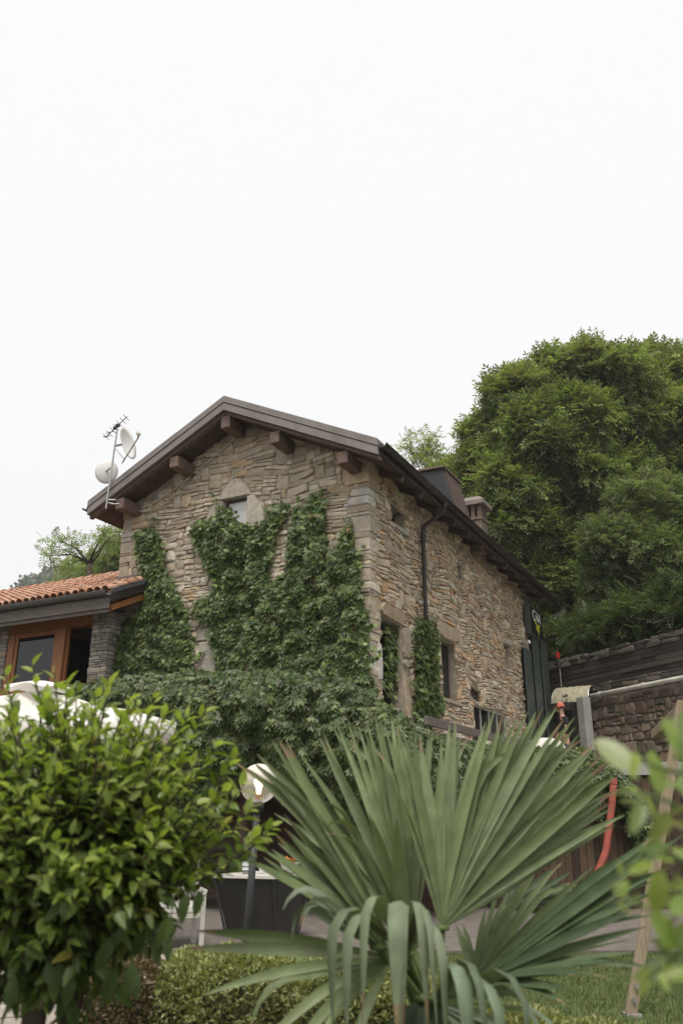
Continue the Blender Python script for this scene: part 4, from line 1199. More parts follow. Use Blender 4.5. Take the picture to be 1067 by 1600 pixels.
# ================================================================== trees
SPRAY, SPRAY2, BROAD, CREEP = spray_leaf(4), spray_leaf(3), broad_leaf(), creeper_leaf()
def lobes3(L, Y, dj):
    out = []
    for (px, py, rp) in L:
        y = Y + random.uniform(-dj, dj)
        c = at(px, py, y); out.append((c, rp * to_px(c)[0, 2] / FPX))
    return out
def tree(name, label, cat, L, Y, base, dens, lsize, cols, tpl=None, dj=1.5, m='dullleaf', group=None, trunk_r=.22, limb=True, shell=.45, twig=1.0, nspray=16):
    tpl = tpl or SPRAY
    lob = lobes3([(a_ + (6 if 'ash' in name else 0), b_ + (8 if 'ash' in name else 0), c_) for a_, b_, c_ in L], Y, dj)
    base = np.array(base, float)
    t = thing(name, label, cat, tuple(base), 0, group)
    cent = np.mean([c for c, _ in lob], 0); lowz = min(c[2] - r for c, r in lob)
    fork = np.array([cent[0] * .5 + base[0] * .5, cent[1] * .5 + base[1] * .5, max(base[2] + 1.0, lowz + .25 * (cent[2] - lowz))])
    b = MB(base)
    b.tube([base - (0, 0, .4), base + (fork - base) * .5 + (.1, 0, 0), fork], [trunk_r * 1.25, trunk_r, trunk_r * .8], 9)
    b.build('trunk', 'bark', t, smooth=True)
    P, D, C = [], [], []
    lb = MB(base)
    subl = []
    for (c, r) in lob:
        if r < .9 or not limb: subl.append((c, r, c)); continue
        for k in range(8):
            dv = unit(rng.standard_normal(3) + np.array([0, -.35, .25]))
            subl.append((c + dv * r * rng.uniform(.42, .66), r * rng.uniform(.3, .52), c))
    for (c, r) in lob:
        mid = fork + (c - fork) * .5 + np.array([0, 0, .12 * np.linalg.norm(c - fork)])
        r0 = trunk_r * .5
        hue0 = 0
        lb.tube([fork, fork * .6 + mid * .4 + rng.normal(0, .1, 3), mid, c], [r0, r0 * .8, r0 * .55, r0 * .25], 6)
    for (c, r, c_main) in subl:
        r0 = trunk_r * .4
        if c is not c_main: lb.tube([c_main, c_main * .5 + c * .5 + rng.normal(0, .08, 3), c], [r0 * .4, r0 * .3, r0 * .2], 5, caps=False)
        n = max(4, int(dens * 4 * math.pi * r * r))
        d = unit(rng.standard_normal((n, 3)))
        rr = r * (1.08 - shell * rng.random(n) ** 1.2)
        bump_ = 1 + .16 * np.sin(d[:, 0] * 7 + r * 9) * np.sin(d[:, 2] * 6 + d[:, 1] * 5 + r * 5)
        cl = c + d * (rr * bump_)[:, None] * np.array([1, 1, .95]) + rng.normal(0, .1 * r, (n, 3))
        for k in range(min(n, int(5 * twig) + 1)):
            e_ = c + d[k] * rr[k]
            lb.tube([c, c * .45 + e_ * .55 + rng.normal(0, .06 * r, 3), e_], [r0 * .28, r0 * .18, r0 * .06], 4, caps=False)
        hue = np.array(cols[rng.integers(0, len(cols))]) * (1 + .12 * rng.standard_normal())
        for k in range(n):
            m_ = nspray
            o = rng.normal(0, .2 * r ** .5, (m_, 3)) * np.array([1.5, 1.5, .55])
            o[:, 2] -= .35 * (o[:, 0] ** 2 + o[:, 1] ** 2)
            P.append(cl[k] + o)
            dd = d[k] * .6 + rng.normal(0, .6, (m_, 3)); dd[:, 2] -= .05
            D.append(dd)
            C.append(np.clip(hue * (1 + .15 * rng.standard_normal()) * (1 + .13 * rng.standard_normal((m_, 1))) * (1 + .07 * rng.standard_normal((m_, 3))), .01, .6))
    lb.build('limbs', 'bark', t, smooth=True, recalc=False)
    P, D, C = np.concatenate(P), np.concatenate(D), np.concatenate(C)
    N = np.stack([rng.normal(0, .5, len(P)), rng.normal(0, .5, len(P)), np.ones(len(P))], 1)
    me = scatter_mesh('crown', tpl, P - base, frames(D, N), lsize * rng.uniform(.7, 1.25, len(P)), C)
    o = new_obj('crown', me, MAT[m], t); o['kind'] = 'stuff'
    return t
def hb(px, Y, z=None):
    x = at(px, 800, Y)[0]; d = (x - B0[0]) * BN[0] + (Y - B0[1]) * BN[1]
    return (x, Y, 6.2 + .5 * max(0, d - .7))
GA = [(.195, .23, .092), (.225, .26, .108), (.17, .205, .082), (.25, .28, .122)]
A1 = [(768, 668, 46), (742, 712, 28), (800, 612, 46), (852, 590, 50), (905, 572, 44), (958, 578, 44), (822, 685, 62), (892, 655, 68), (965, 650, 60), (782, 755, 52), (850, 765, 66), (925, 745, 72), (810, 835, 55), (875, 850, 62), (765, 800, 30), (840, 905, 45)]
tree('ash_tree', 'large rounded ash tree with dense green crown rising behind the house roof', 'tree', A1, 35, hb(880, 35), 3.9, .62, GA, trunk_r=.3, nspray=22)
A2 = [(1005, 583, 44), (1055, 590, 55), (1110, 620, 70), (1030, 660, 62), (1100, 710, 80), (1010, 745, 70), (1080, 800, 80), (975, 830, 66), (1040, 850, 60), (930, 880, 60), (1120, 900, 90), (985, 930, 50)]
tree('ash_tree', 'big ash tree at the right edge joining the rounded crown behind the house', 'tree', A2, 37, hb(1020, 37), 4.0, .62, [(.18, .215, .088), (.205, .24, .1), (.225, .255, .11)], trunk_r=.28, nspray=22)
A3 = [(1000, 785, 34), (1035, 800, 48), (965, 850, 48), (1020, 862, 50), (945, 905, 36), (1000, 920, 34), (1062, 880, 50), (1090, 830, 50)]
tree('walnut_tree', 'smaller pale green walnut tree leaning out above the retaining wall', 'tree', A3, 31.3, hb(1010, 31.3), 5.5, .44, [(.17, .21, .095), (.195, .235, .11), (.15, .185, .085)], dj=.8, trunk_r=.13)
A4 = [(712, 738, 26), (738, 762, 34), (698, 735, 16), (755, 812, 34), (785, 872, 38), (822, 905, 34), (850, 945, 32)]
tree('hazel_tree', 'yellowish green hazel tree showing above the roof beside the chimney', 'tree', A4, 40, hb(760, 40), 5, .5, [(.22, .26, .075), (.24, .28, .09)], dj=1.0, trunk_r=.14)
A5 = [(660, 695, 20), (672, 716, 20), (648, 716, 14), (664, 740, 22), (640, 700, 9)]
tree('young_tree', 'thin young tree with sparse pale leaves above the roof edge left of the dormer', 'tree', A5, 36, hb(665, 36), 3.2, .4, [(.27, .31, .13), (.29, .33, .15)], dj=.6, trunk_r=.07, nspray=9)
E1 = [(140, 858, 16), (98, 846, 17), (78, 868, 12), (186, 830, 14), (168, 848, 16), (112, 852, 14), (125, 876, 18), (160, 838, 12)]
tree('locust_tree', 'open tree with dark forked branches above the terracotta roof', 'tree', E1, 34, (-10.5, 34, 3.2), 2.2, .42, [(.24, .29, .13), (.26, .3, .14)], dj=.6, trunk_r=.13, nspray=9)
E2 = [(132, 892, 20), (165, 882, 24), (192, 868, 24), (108, 902, 16), (150, 908, 26), (205, 890, 28), (180, 850, 14)]
tree('hornbeam_tree', 'dense mid green tree behind the open tree beside the stone gable corner', 'tree', E2, 46, (-13, 46, 7.4), 3.2, .5, [(.21, .25, .11), (.23, .27, .12)], dj=1.0, trunk_r=.16)
# bare twigs against the sky between the two crowns
# undergrowth on the bank above the wall
UG = []
for (px, py, Y, rp, lab) in ((892, 1000, 31.5, 34, 'dark bramble bush on the bank just right of the black sign'), (945, 985, 29.2, 36, 'dark bush in the shade below the smaller pale tree'), (1010, 965, 28.0, 36, 'low dark bush on the wall coping near the right edge'), (1075, 950, 26.5, 40, 'dark bush on the bank at the far right of the wall')):
    tree('bush', lab, 'bush', [(px, py, rp), (px + 28, py - 14, rp * .8), (px - 26, py + 2, rp * .7)], Y, hb(px, Y), 6, .42, [(.08, .11, .04), (.095, .125, .05)], dj=.4, trunk_r=.05, group='bushes on the bank above the retaining wall', nspray=14)

# far wooded hill on the left
prof = [(-260, 905), (-100, 930), (0, 932), (22, 915), (45, 893), (75, 884), (110, 878), (160, 872), (240, 868), (400, 880), (600, 960)]
V, F = [], []
for i, (px, py) in enumerate(prof):
    for k in range(7):
        t = k / 6; Y = 330 - 150 * (1 - t) ** 1.0
        q = at(px, py, 330); V.append((q[0] * (Y / 330) ** .6, Y, q[2] * t ** .9 - 6))
for i in range(len(prof) - 1):
    for k in range(6): F.append((i * 7 + k, (i + 1) * 7 + k, (i + 1) * 7 + k + 1, i * 7 + k + 1))
b = MB().add(V, F); b.build('hill', 'hill', None, smooth=True, kind='structure')
P = []
for i in range(2600):
    px = rng.uniform(-60, 330); t = rng.random() ** .7
    py = np.interp(px, [p[0] for p in prof], [p[1] for p in prof])
    Y = 330 - 150 * (1 - t)
    q = at(px, py, 330); P.append((q[0] * (Y / 330) ** .6, Y, q[2] * t ** .9 - 5 + rng.uniform(-.5, 2.5)))
P = np.array(P); n = len(P)
P = np.repeat(P, 12, 0) + rng.normal(0, 1.3, (n * 12, 3))
cc = np.repeat(pick_cols([(.12, .145, .10), (.13, .15, .115), (.105, .13, .09)], n, .12, .04), 12, 0)
me = scatter_mesh('far_wood', (np.array([(-.5, 0, 0), (.5, 0, 0), (.4, .9, .2), (-.4, .9, .2)]), [(0, 1, 2, 3)]), P, frames(rng.standard_normal((n * 12, 3)), rng.standard_normal((n * 12, 3))), rng.uniform(.9, 2.0, n * 12), cc)
o = new_obj('far_wood', me, MAT['farleaf']); o['kind'] = 'stuff'

# ================================================================== virginia creeper on the house
CPAL = [(.095, .14, .046), (.11, .155, .05), (.14, .185, .062), (.07, .11, .038), (.19, .235, .085), (.12, .165, .058)]
def creeper(label, poly, plane, normal, dens, thick, thing_loc, cols=CPAL, singles=300, size=(.07, .145), runners=0):
    t = thing('creeper', label, 'creeper', thing_loc, 0, 'creeper growing on the house')
    poly = np.array(poly, float)
    x0, y0 = poly.min(0); x1, y1 = poly.max(0)
    n = int((x1 - x0) * (y1 - y0) * dens); y0 += 5
    q = np.stack([rng.uniform(x0 - 4, x1 + 4, n), rng.uniform(y0 - 4, y1 + 4, n)], 1)
    q2 = q + rng.normal(0, 4, q.shape)               # ragged edge
    keep = in_poly(q2 - np.array([0, 5.0]), poly)
    q = q[keep]
    # depth of the mat: deep inside, thin towards the edge
    deep = np.zeros(len(q))
    for ang in np.linspace(0, 6.28, 8, endpoint=False):
        deep += in_poly(q + 16 * np.array([math.cos(ang), math.sin(ang)]), poly)
    deep /= 8
    kp = rng.random(len(q)) < .25 + .9 * deep; q, deep = q[kp], deep[kp]
    sn = smooth_noise(14, 1.0, .006, .035); clump = np.array([sn(a_, b_) for a_, b_ in q])
    if runners:                                       # stray runners creeping out over the stone
        rim = np.where(deep < .75)[0]; ex = []
        for k in range(runners):
            p = q[rng.choice(rim)].copy(); v_ = p - q.mean(0); v_ = v_ / (np.linalg.norm(v_) + 1e-6) * .6 + np.array([rng.normal(0, .35), -.9]); v_ /= np.linalg.norm(v_)
            for s_ in range(rng.integers(4, 10)):
                v_ = v_ + rng.normal(0, .22, 2); v_ /= np.linalg.norm(v_); p = p + v_ * rng.uniform(3, 5); ex.append(p + rng.normal(0, 1.5, 2))
        ex = np.array(ex); q = np.concatenate([q, ex]); deep = np.concatenate([deep, np.zeros(len(ex))]); clump = np.concatenate([clump, np.zeros(len(ex))])
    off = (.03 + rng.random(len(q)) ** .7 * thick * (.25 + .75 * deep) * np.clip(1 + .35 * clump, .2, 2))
    P = np.array([plane(a_, b_, o_) for (a_, b_), o_ in zip(q, off)])
    n = len(P)
    nr = unit(np.array(normal) + rng.normal(0, .42, (n, 3)) + np.array([0, 0, .45]))
    d = np.stack([rng.normal(0, .5, n), rng.normal(0, .5, n), -np.ones(n)], 1) + np.array(normal) * .35
    sc = rng.uniform(*size, n)
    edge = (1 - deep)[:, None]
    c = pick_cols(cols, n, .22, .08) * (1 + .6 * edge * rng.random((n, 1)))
    old_ = rng.random(n) < .004; c[old_] = np.array((.24, .13, .05)) * rng.uniform(.7, 1.2, (old_.sum(), 1))
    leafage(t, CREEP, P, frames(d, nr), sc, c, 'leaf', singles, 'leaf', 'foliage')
    # woody stems on the wall
    st_ = MB(thing_loc)
    cy_ = y1
    for k in range(7):
        s_ = np.array([rng.uniform(x0 * .7 + x1 * .3, x1 * .7 + x0 * .3), y1 - 4]); pts = []
        e_ = q[rng.integers(0, len(q))]
        for u in np.linspace(0, 1, 6):
            p = s_ * (1 - u) + e_ * u + rng.normal(0, 3, 2)
            pts.append(plane(p[0], p[1], .07))
        st_.tube(pts, [.018, .016, .014, .012, .01, .006], 5)
    st_.build('stem', 'bark', t)
    return t
NG = np.array([-AY[0], -AY[1], 0]); NS = np.array([AX[0], AX[1], 0])
def pl_g(px, py, o): x, z = on_gable(px, py, 0); return HW(x, -o - .03, z)
def pl_s(px, py, o): y, z = on_side(px, py, 0); return HW(o + .03, y, z)
def pl_door(px, py, o): y, z = on_side(px, py, -.2); return HW(-.2 + o, y, z)
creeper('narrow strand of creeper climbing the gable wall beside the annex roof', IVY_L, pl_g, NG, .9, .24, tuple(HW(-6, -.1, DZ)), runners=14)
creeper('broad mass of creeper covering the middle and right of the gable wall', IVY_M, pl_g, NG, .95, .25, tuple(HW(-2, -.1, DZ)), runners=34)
creeper('strand of creeper around the downpipe on the side wall', IVY_S, pl_s, NS, .6, .16, tuple(HW(.1, 2.9, DZ)), singles=120, runners=10)
creeper('spray of creeper hanging in the side door opening', IVY_D, pl_door, NS, .3, .16, tuple(HW(-.1, 1.0, DZ)), singles=40)

# vine curtain over the terrace edge
PATH = [(70, 17.1), (300, 14.95), (640, 13.3), (700, 13.9), (753, 15.6), (950, 15.45), (1020, 15.2)]
VTOP = [(70, 1076), (130, 1066), (200, 1058), (300, 1047), (400, 1050), (480, 1050), (540, 1060), (590, 1092), (640, 1126), (700, 1150), (760, 1164), (860, 1168), (920, 1172), (955, 1196), (985, 1225), (1000, 1250), (1018, 1290)]
VBOT = [(70, 1190), (200, 1225), (330, 1238), (380, 1205), (410, 1196), (440, 1215), (480, 1250), (560, 1275), (640, 1275), (760, 1270), (880, 1262), (920, 1250), (955, 1246), (985, 1280), (1018, 1335)]
def vine_mass(name, label, px0, px1, dens, bulge, loc, singles, depth_fn=None):
    t = thing(name, label, 'creeper', loc, 0, 'creeper hanging over the terrace edge')
    n = int((px1 - px0) * 130 * dens)
    px = rng.uniform(px0, px1, n)
    top = np.interp(px, *zip(*VTOP)); bot = np.interp(px, *zip(*VBOT))
    bot = bot + 12 * np.sin(px * .09) + 8 * np.sin(px * .23)
    top = top + 3 * np.sin(px * .15) + 2 * np.sin(px * .4)
    u = rng.random(n) ** .9
    hang = 18 * (rng.random(n) ** 3) * (u > .85)
    py = top + (bot - top) * u + hang + rng.normal(0, 2, n)
    Y = np.interp(px, *zip(*PATH))
    sn = smooth_noise(14, 1.0, .005, .03); cl = np.array([sn(a_, b_) for a_, b_ in zip(px, py)])
    off = bulge * np.sqrt(np.clip(np.sin(np.pi * np.clip(u, .02, .98) ** .8), 0, 1)) * (1 + .3 * cl) - rng.random(n) ** 1.5 * .3
    P = np.array([at(a_, b_, y_ - o_) for a_, b_, y_, o_ in zip(px, py, Y, off)])
    nr = unit(np.array([0, -1, 0]) + rng.normal(0, .45, (n, 3)) + np.array([0, 0, .5])[None] * (1.4 - u[:, None]))
    d = np.stack([rng.normal(0, .6, n), rng.normal(0, .5, n) - .4, -np.ones(n)], 1)
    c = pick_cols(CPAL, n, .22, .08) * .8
    leafage(t, CREEP, P, frames(d, nr), rng.uniform(.08, .155, n), c, 'leaf', singles)
    hull = MB(loc)                                    # opaque hull added as a dark backdrop behind the leaves
    cols_ = np.linspace(px0 + 6, px1 - 6, 26); V, F = [], []
    for a_ in cols_:
        tp_, bt_, y_ = np.interp(a_, *zip(*VTOP)) + 12, np.interp(a_, *zip(*VBOT)) - 12, np.interp(a_, *zip(*PATH))
        for k in range(8):
            w = k / 7; b_ = tp_ + (bt_ - tp_) * w
            V.append(at(a_, b_, y_ - bulge * .35 * math.sin(math.pi * w) + .1))
        for k in range(8):
            w = 1 - k / 7; b_ = tp_ + (bt_ - tp_) * w
            V.append(at(a_, b_, y_ + .3) * np.array([1, 1, 1]))
    m_ = 16
    for i in range(len(cols_) - 1):
        for k in range(m_): F.append((i * m_ + k, i * m_ + (k + 1) % m_, (i + 1) * m_ + (k + 1) % m_, (i + 1) * m_ + k))
    F += [tuple(range(m_)), tuple((len(cols_) - 1) * m_ + k for k in range(m_))]
    hull.add(V, F); hull.build('stem_hull', 'twigs', t)
    return t
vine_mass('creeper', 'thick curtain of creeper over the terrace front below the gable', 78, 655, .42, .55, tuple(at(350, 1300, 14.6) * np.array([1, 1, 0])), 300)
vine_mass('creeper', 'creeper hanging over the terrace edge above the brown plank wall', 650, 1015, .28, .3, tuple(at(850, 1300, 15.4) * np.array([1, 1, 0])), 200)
#PART4
# ================================================================== bar table and what stands on it
TZ = .765
bt = thing('bar_table', 'dark tapered bar table with a pale stone top under the vine curtain', 'table', (-1.05, 12.2, 0))
tp = [(-1.72, 11.98), (-.88, 11.72), (-.38, 12.08), (-1.22, 12.75)]
bb = [(-1.50, 12.12), (-.86, 11.93), (-.60, 12.12), (-1.18, 12.55)]
b = MB(bt.location); b.prism([(x, y, TZ - .045) for x, y in tp], (0, 0, .045)); b.build('table_top', 'marble', bt, bevel=.006)
b = MB(bt.location)
ti = [(x * .93 + -1.05 * .07, y * .93 + 12.13 * .07) for x, y in tp]
V = [(x, y, .0) for x, y in bb] + [(x, y, TZ - .047) for x, y in ti]
b.add(V, [(3, 2, 1, 0), (4, 5, 6, 7), (0, 1, 5, 4), (1, 2, 6, 5), (2, 3, 7, 6), (3, 0, 4, 7)]); b.build('body', 'darkpanel', bt, bevel=.01)
for i in range(4):
    p0, p1 = np.array((*bb[i], .0)), np.array((*ti[i], TZ - .05)); out = np.array([p0[0] + 1.05, p0[1] - 12.15, 0]) * .04
    b = MB(bt.location); b.beam(p0 + out, p1 + out, .03, .03, (1, .3, 0)); b.build('edge_strip', 'blackmetal', bt)
def on_table(px, dy=0): x = (px - 533.5) / 1407; return (x * (12.1 + dy), 12.1 + dy, TZ)
q = on_table(383, -.1); bo = thing('bottle', 'clear glass bottle with a white label on the bar table', 'bottle', q)
b = MB(); b.lathe([(0, .002), (.042, .002), (.044, .02), (.044, .2), (.036, .235), (.016, .265), (.015, .31), (.0, .31)], n=16); b.build('glass', 'bottleglass', bo, smooth=True)
b = MB(); b.lathe([(.0448, .05), (.0448, .085)], n=16); b.lathe([(.0448, .1), (.0448, .19)], n=16); b.build('label', 'paper', bo, smooth=True, recalc=False)
b = MB(); b.lathe([(0, .345), (.018, .345), (.019, .308), (.0, .308)], n=12); b.build('stopper', 'steel', bo, smooth=True)
q = on_table(409, -.05); cu = thing('cup', 'small white glass cup beside the bottle on the bar table', 'cup', q)
b = MB(); b.lathe([(0, .004), (.022, .004), (.03, .03), (.047, .085), (.044, .085), (.027, .035), (0, .012)], n=16); b.build('body', 'whitelight', cu, smooth=True)
b = MB(); b.tube([(.044, 0, .075), (.068, 0, .065), (.064, 0, .04), (.036, 0, .035)], .005, 6); b.build('handle', 'whitelight', cu)
q = on_table(452, .0); bw = thing('bowl', 'pale bowl at the right end of the bar table', 'bowl', q)
b = MB(); b.lathe([(0, .0), (.05, .0), (.06, .015), (.105, .07), (.128, .14), (.122, .14), (.1, .075), (.05, .025), (0, .02)], n=24); b.build('shell', 'marble', bw, smooth=True)
b = MB(); b.lathe([(.1235, .122), (.131, .125), (.1315, .142), (.124, .145)], n=24); b.build('rim', 'greywhite', bw, smooth=True)
for k in range(26):
    a_, r_ = random.uniform(0, 6.28), random.uniform(0, .09)
    ch_ = thing('crisp', 'orange crisps heaped in the pale bowl', 'crisp', (q[0] + r_ * math.cos(a_), q[1] + r_ * math.sin(a_), TZ + .13 + random.uniform(0, .06) * (1 - r_ * 6)), random.uniform(0, 6), 'crisps in the bowl') if k < 14 else None
    if ch_ is None: continue
    b = MB(); V = []
    for i in range(3):
        for j in range(4): V.append(((j - 1.5) * .026, (i - 1) * .022, .018 * math.sin(j * 1.1 + i) + .012 * (i - 1) ** 2))
    F = [(i * 4 + j, i * 4 + j + 1, i * 4 + j + 5, i * 4 + j + 4) for i in range(2) for j in range(3)]
    V2 = V + [(v[0], v[1], v[2] - .003) for v in V]; F2 = F + [tuple(x + 12 for x in f[::-1]) for f in F]
    b.add(V2, F2); b.build('crisp_body', 'chip', ch_, smooth=True, recalc=False).rotation_euler = (random.uniform(-.6, .6), random.uniform(-.6, .6), 0)

# white garden armchair left of the table, with a cushion and a folded cloth
gc = thing('armchair', 'white wooden garden armchair half hidden behind the citrus tree', 'chair', (-2.05, 11.2, 0), R(18))
for (x, y, h) in ((-.3, -.3, .62), (.3, -.3, .62), (-.3, .3, .95), (.3, .3, .95)):
    b = MB(); b.beam((x, y, 0), (x * (1.0), y * 1.08, h), .055, .055, (0, 1, 0)); b.build('leg', 'greywhite', gc, bevel=.006)
b = MB(); b.box(-.3, .3, -.29, .3, .34, .39); b.build('seat', 'greywhite', gc, bevel=.006)
for k in range(5):
    b = MB(); b.box(-.24 + k * .105, -.18 + k * .105, .29, .315, .395, .9); b.build('slat', 'greywhite', gc)
b = MB(); b.box(-.33, .33, .275, .33, .9, .97); b.build('top_rail', 'greywhite', gc, bevel=.006)
for x in (-.3, .3):
    b = MB(); b.box(x - .04, x + .04, -.34, .29, .62, .655); b.build('armrest', 'greywhite', gc, bevel=.006)
cs = thing('cushion', 'off white seat cushion on the white garden armchair', 'cushion', (-2.05, 11.2, .392), R(18))
b = MB(); b.box(-.27, .27, -.28, .26, 0, .1); b.build('cover', 'canvas', cs, bevel=.035, seg=3)
tw_ = thing('towel', 'white striped towel hung over the back of the garden armchair', 'towel', (-2.05, 11.2, .97), R(18))
b = MB(); V, F = [], []
prof_ = [(.25, -.42), (.245, -.2), (.255, .0), (.27, .012), (.30, .02), (.335, .012), (.35, -.02), (.352, -.25), (.36, -.36)]
for i in range(13):
    for (y, z) in prof_: V.append((-.26 + .52 * i / 12, y + .008 * math.sin(i * 1.7), z - .015 * math.sin(i * .8) * (abs(z) > .1)))
m_ = len(prof_)
for i in range(12):
    for k in range(m_ - 1): F.append((i * m_ + k, i * m_ + k + 1, (i + 1) * m_ + k + 1, (i + 1) * m_ + k))
b.add(V, F); o = b.build('cloth', 'canvas', tw_, smooth=True, recalc=False); s_ = o.modifiers.new('thick', 'SOLIDIFY'); s_.thickness = .008

# cream parasol behind the citrus tree
PC = np.array([-3.95, 10.9])
pr = thing('parasol', 'cream canvas parasol with sagging cover behind the citrus tree', 'parasol', (PC[0], PC[1], 0), 0)
b = MB(); b.tube([(0, 0, 0), (0, 0, 2.98)], .028, 10); b.build('pole', 'timber', pr)
b = MB(); b.lathe([(0, 0), (.3, 0), (.3, .06), (.06, .1), (.05, .3), (0, .3)], n=20); b.build('base', 'concrete', pr)
rp = 2.1; zc, ze = 3.03, 2.55
V, F = [], []; nr, na = 10, 48
for i in range(nr + 1):
    t = i / nr
    for j in range(na):
        a_ = 2 * math.pi * j / na + R(-20); k = j % 12
        s_ = math.sin(math.pi * k / 12)
        rad = rp * t * (math.cos(R(45)) / max(math.cos(((2 * math.pi * j / na) % (math.pi / 2)) - math.pi / 4), .1)) ** .8 if False else rp * t / (abs(math.cos(2 * math.pi * j / na)) + abs(math.sin(2 * math.pi * j / na)))
        z = zc - (zc - ze) * t ** 1.05 - .16 * s_ * math.sin(math.pi * min(t, 1)) - .05 * s_ * t + .03 * math.sin(j * 1.3 + i) * t + .02 * math.sin(j * 2.9 - i * 1.7) * t
        V.append((rad * math.cos(a_), rad * math.sin(a_), z))
for i in range(nr):
    for j in range(na): F.append((i * na + j, i * na + (j + 1) % na, (i + 1) * na + (j + 1) % na, (i + 1) * na + j))
n0 = len(V)
for j in range(na):                                 # valance
    p = V[nr * na + j]; s_ = .02 * math.sin(j * 1.9); V.append((p[0] * (.985 + s_ * .3), p[1] * (.985 + s_ * .3), p[2] - .17 + .012 * math.sin(j * 1.1)))
for j in range(na): F.append((nr * na + j, nr * na + (j + 1) % na, n0 + (j + 1) % na, n0 + j))
b = MB().add(V, F); cnp = b.build('canopy', 'canvas', pr, smooth=True, recalc=False)
V, F = [], []
for i in range(5):
    t = i / 4
    for j in range(24):
        a_ = 2 * math.pi * j / 24; rad = .42 * t; V.append((rad * math.cos(a_), rad * math.sin(a_), zc + .13 - .11 * t ** 1.3 + .025 * math.sin(j * 1.5) * t))
for i in range(4):
    for j in range(24): F.append((i * 24 + j, i * 24 + (j + 1) % 24, (i + 1) * 24 + (j + 1) % 24, (i + 1) * 24 + j))
b = MB().add(V, F); b.build('vent_cap', 'canvas', pr, smooth=True, recalc=False)
for k in range(8):
    a_ = R(-20) + k * math.pi / 4; rr = rp * (1 if k % 2 == 0 else .5 ** .5); b = MB(); b.tube([(0, 0, zc - .06), (rr * .97 * math.cos(a_), rr * .97 * math.sin(a_), ze - .035 + (.0 if k % 2 == 0 else -.05))], .012, 5); b.build('rib', 'timber', pr)

# globe lamp on a black post
lp = thing('garden_lamp', 'lit glass globe lamp on a slim black post beside the palm', 'lamp', (-.83, 7.8, 0))
gx, gz_ = .09, 1.77
b = MB(); b.tube([(0, 0, 0), (gx * .9, 0, gz_ - .22)], [.036, .03], 12); b.build('post', 'blackmetal', lp, smooth=True)
b = MB(); b.lathe([(0, 0), (.07, 0), (.07, .02), (.04, .05), (0, .05)], n=14); b.build('foot', 'blackmetal', lp)
b = MB(); b.lathe([(0, -.02), (.05, -.02), (.062, .03), (.05, .06), (0, .06)], gx * .92, 0, gz_ - .215, n=14); b.build('collar', 'blackmetal', lp, smooth=True)
gr = .17
def cap_prof(a0, a1, r_, n=22): return [(r_ * math.sin(t), -r_ * math.cos(t)) for t in np.linspace(a0, a1, n)]
b = MB(); b.lathe(cap_prof(R(18), R(179.9), gr), gx, 0, gz_, n=48); go = b.build('globe', 'globe_clear', lp, smooth=True)
b = MB(); b.lathe([(0, -.13), (.03, -.13), (.03, -.075), (0, -.07)], gx, 0, gz_, n=12); b.build('socket', 'orangewood', lp)
b = MB(); b.lathe([(0, -.07), (.014, -.068), (.018, -.03), (.032, .0), (.034, .018), (.026, .036), (.0, .046)], gx, 0, gz_, n=14); b.build('bulb', 'bulb', lp, smooth=True)

# red corrugated pipe hanging from the terrace
rp_ = thing('red_pipe', 'red drain pipe curving down in front of the brown plank wall', 'pipe', tuple(at(918, 1398, 14.9) * np.array([1, 1, 0])))
pts = [at(px, py, 14.95) for px, py in ((958, 1225), (955, 1262), (950, 1300), (946, 1330), (938, 1352), (928, 1374), (915, 1402), (905, 1425))]
pp = []
for i in range(len(pts) - 1):
    for t in np.linspace(0, 1, 8, endpoint=False): pp.append(pts[i] * (1 - t) + pts[i + 1] * t)
b = MB(rp_.location); b.tube(pp, [.058 + .003 * (i % 2) for i in range(len(pp))], 12); b.build('pipe', 'red', rp_, smooth=True)
b = MB(rp_.location); b.tube([pts[0] + (0, 0, .1), pts[0]], .068, 12); b.build('collar', 'red', rp_)

# leaning timber swing frame at the right
swf = thing('swing_frame', 'leaning pale timber leg with two bolts at its foot on the lawn', 'frame', (2.29, 7.5, 0))
f0, f1 = np.array((2.285, 7.5, .0)), np.array((3.02, 7.45, 2.45))
b = MB(swf.location); b.beam(f0 + (0, 0, .02), f1, .082, .06, (0, 1, 0)); b.build('leg', 'timber', swf, bevel=.008)
f2 = np.array((3.95, 7.6, .0))
b = MB(swf.location); b.beam(f2 + (0, 0, .0), f1 + (.12, .1, -.02), .095, .07, (0, 1, 0)); b.build('leg', 'timber', swf, bevel=.008)
b = MB(swf.location); b.beam(f1 + (.06, -.1, -.0), f1 + (.9, 3.2, -.0), .1, .1); b.build('crossbar', 'timber', swf, bevel=.008)
d_ = unit(f1 - f0)
for s_ in (.14, .24):
    c = f0 + d_ * s_ + np.array((-.012, -.045, 0)); b = MB(swf.location); b.tube([c, c + (0, -.012, 0)], .02, 10); b.build('bolt', 'steel', swf)
b = MB(swf.location); b.box(2.24, 2.36, 7.45, 7.57, 0, .03); b.build('foot_plate', 'concrete', swf)
pst = thing('wooden_post', 'brown upright wooden post behind the leaning timber leg at the right edge', 'post', (3.72, 9.4, 0))
b = MB(); b.box(-.06, .06, -.06, .06, 0, 1.55); b.build('post', 'beamwood', pst, bevel=.01)
b = MB(); b.box(-.075, .075, -.075, .075, 1.552, 1.59); b.build('post_cap', 'beamwood', pst, bevel=.008)

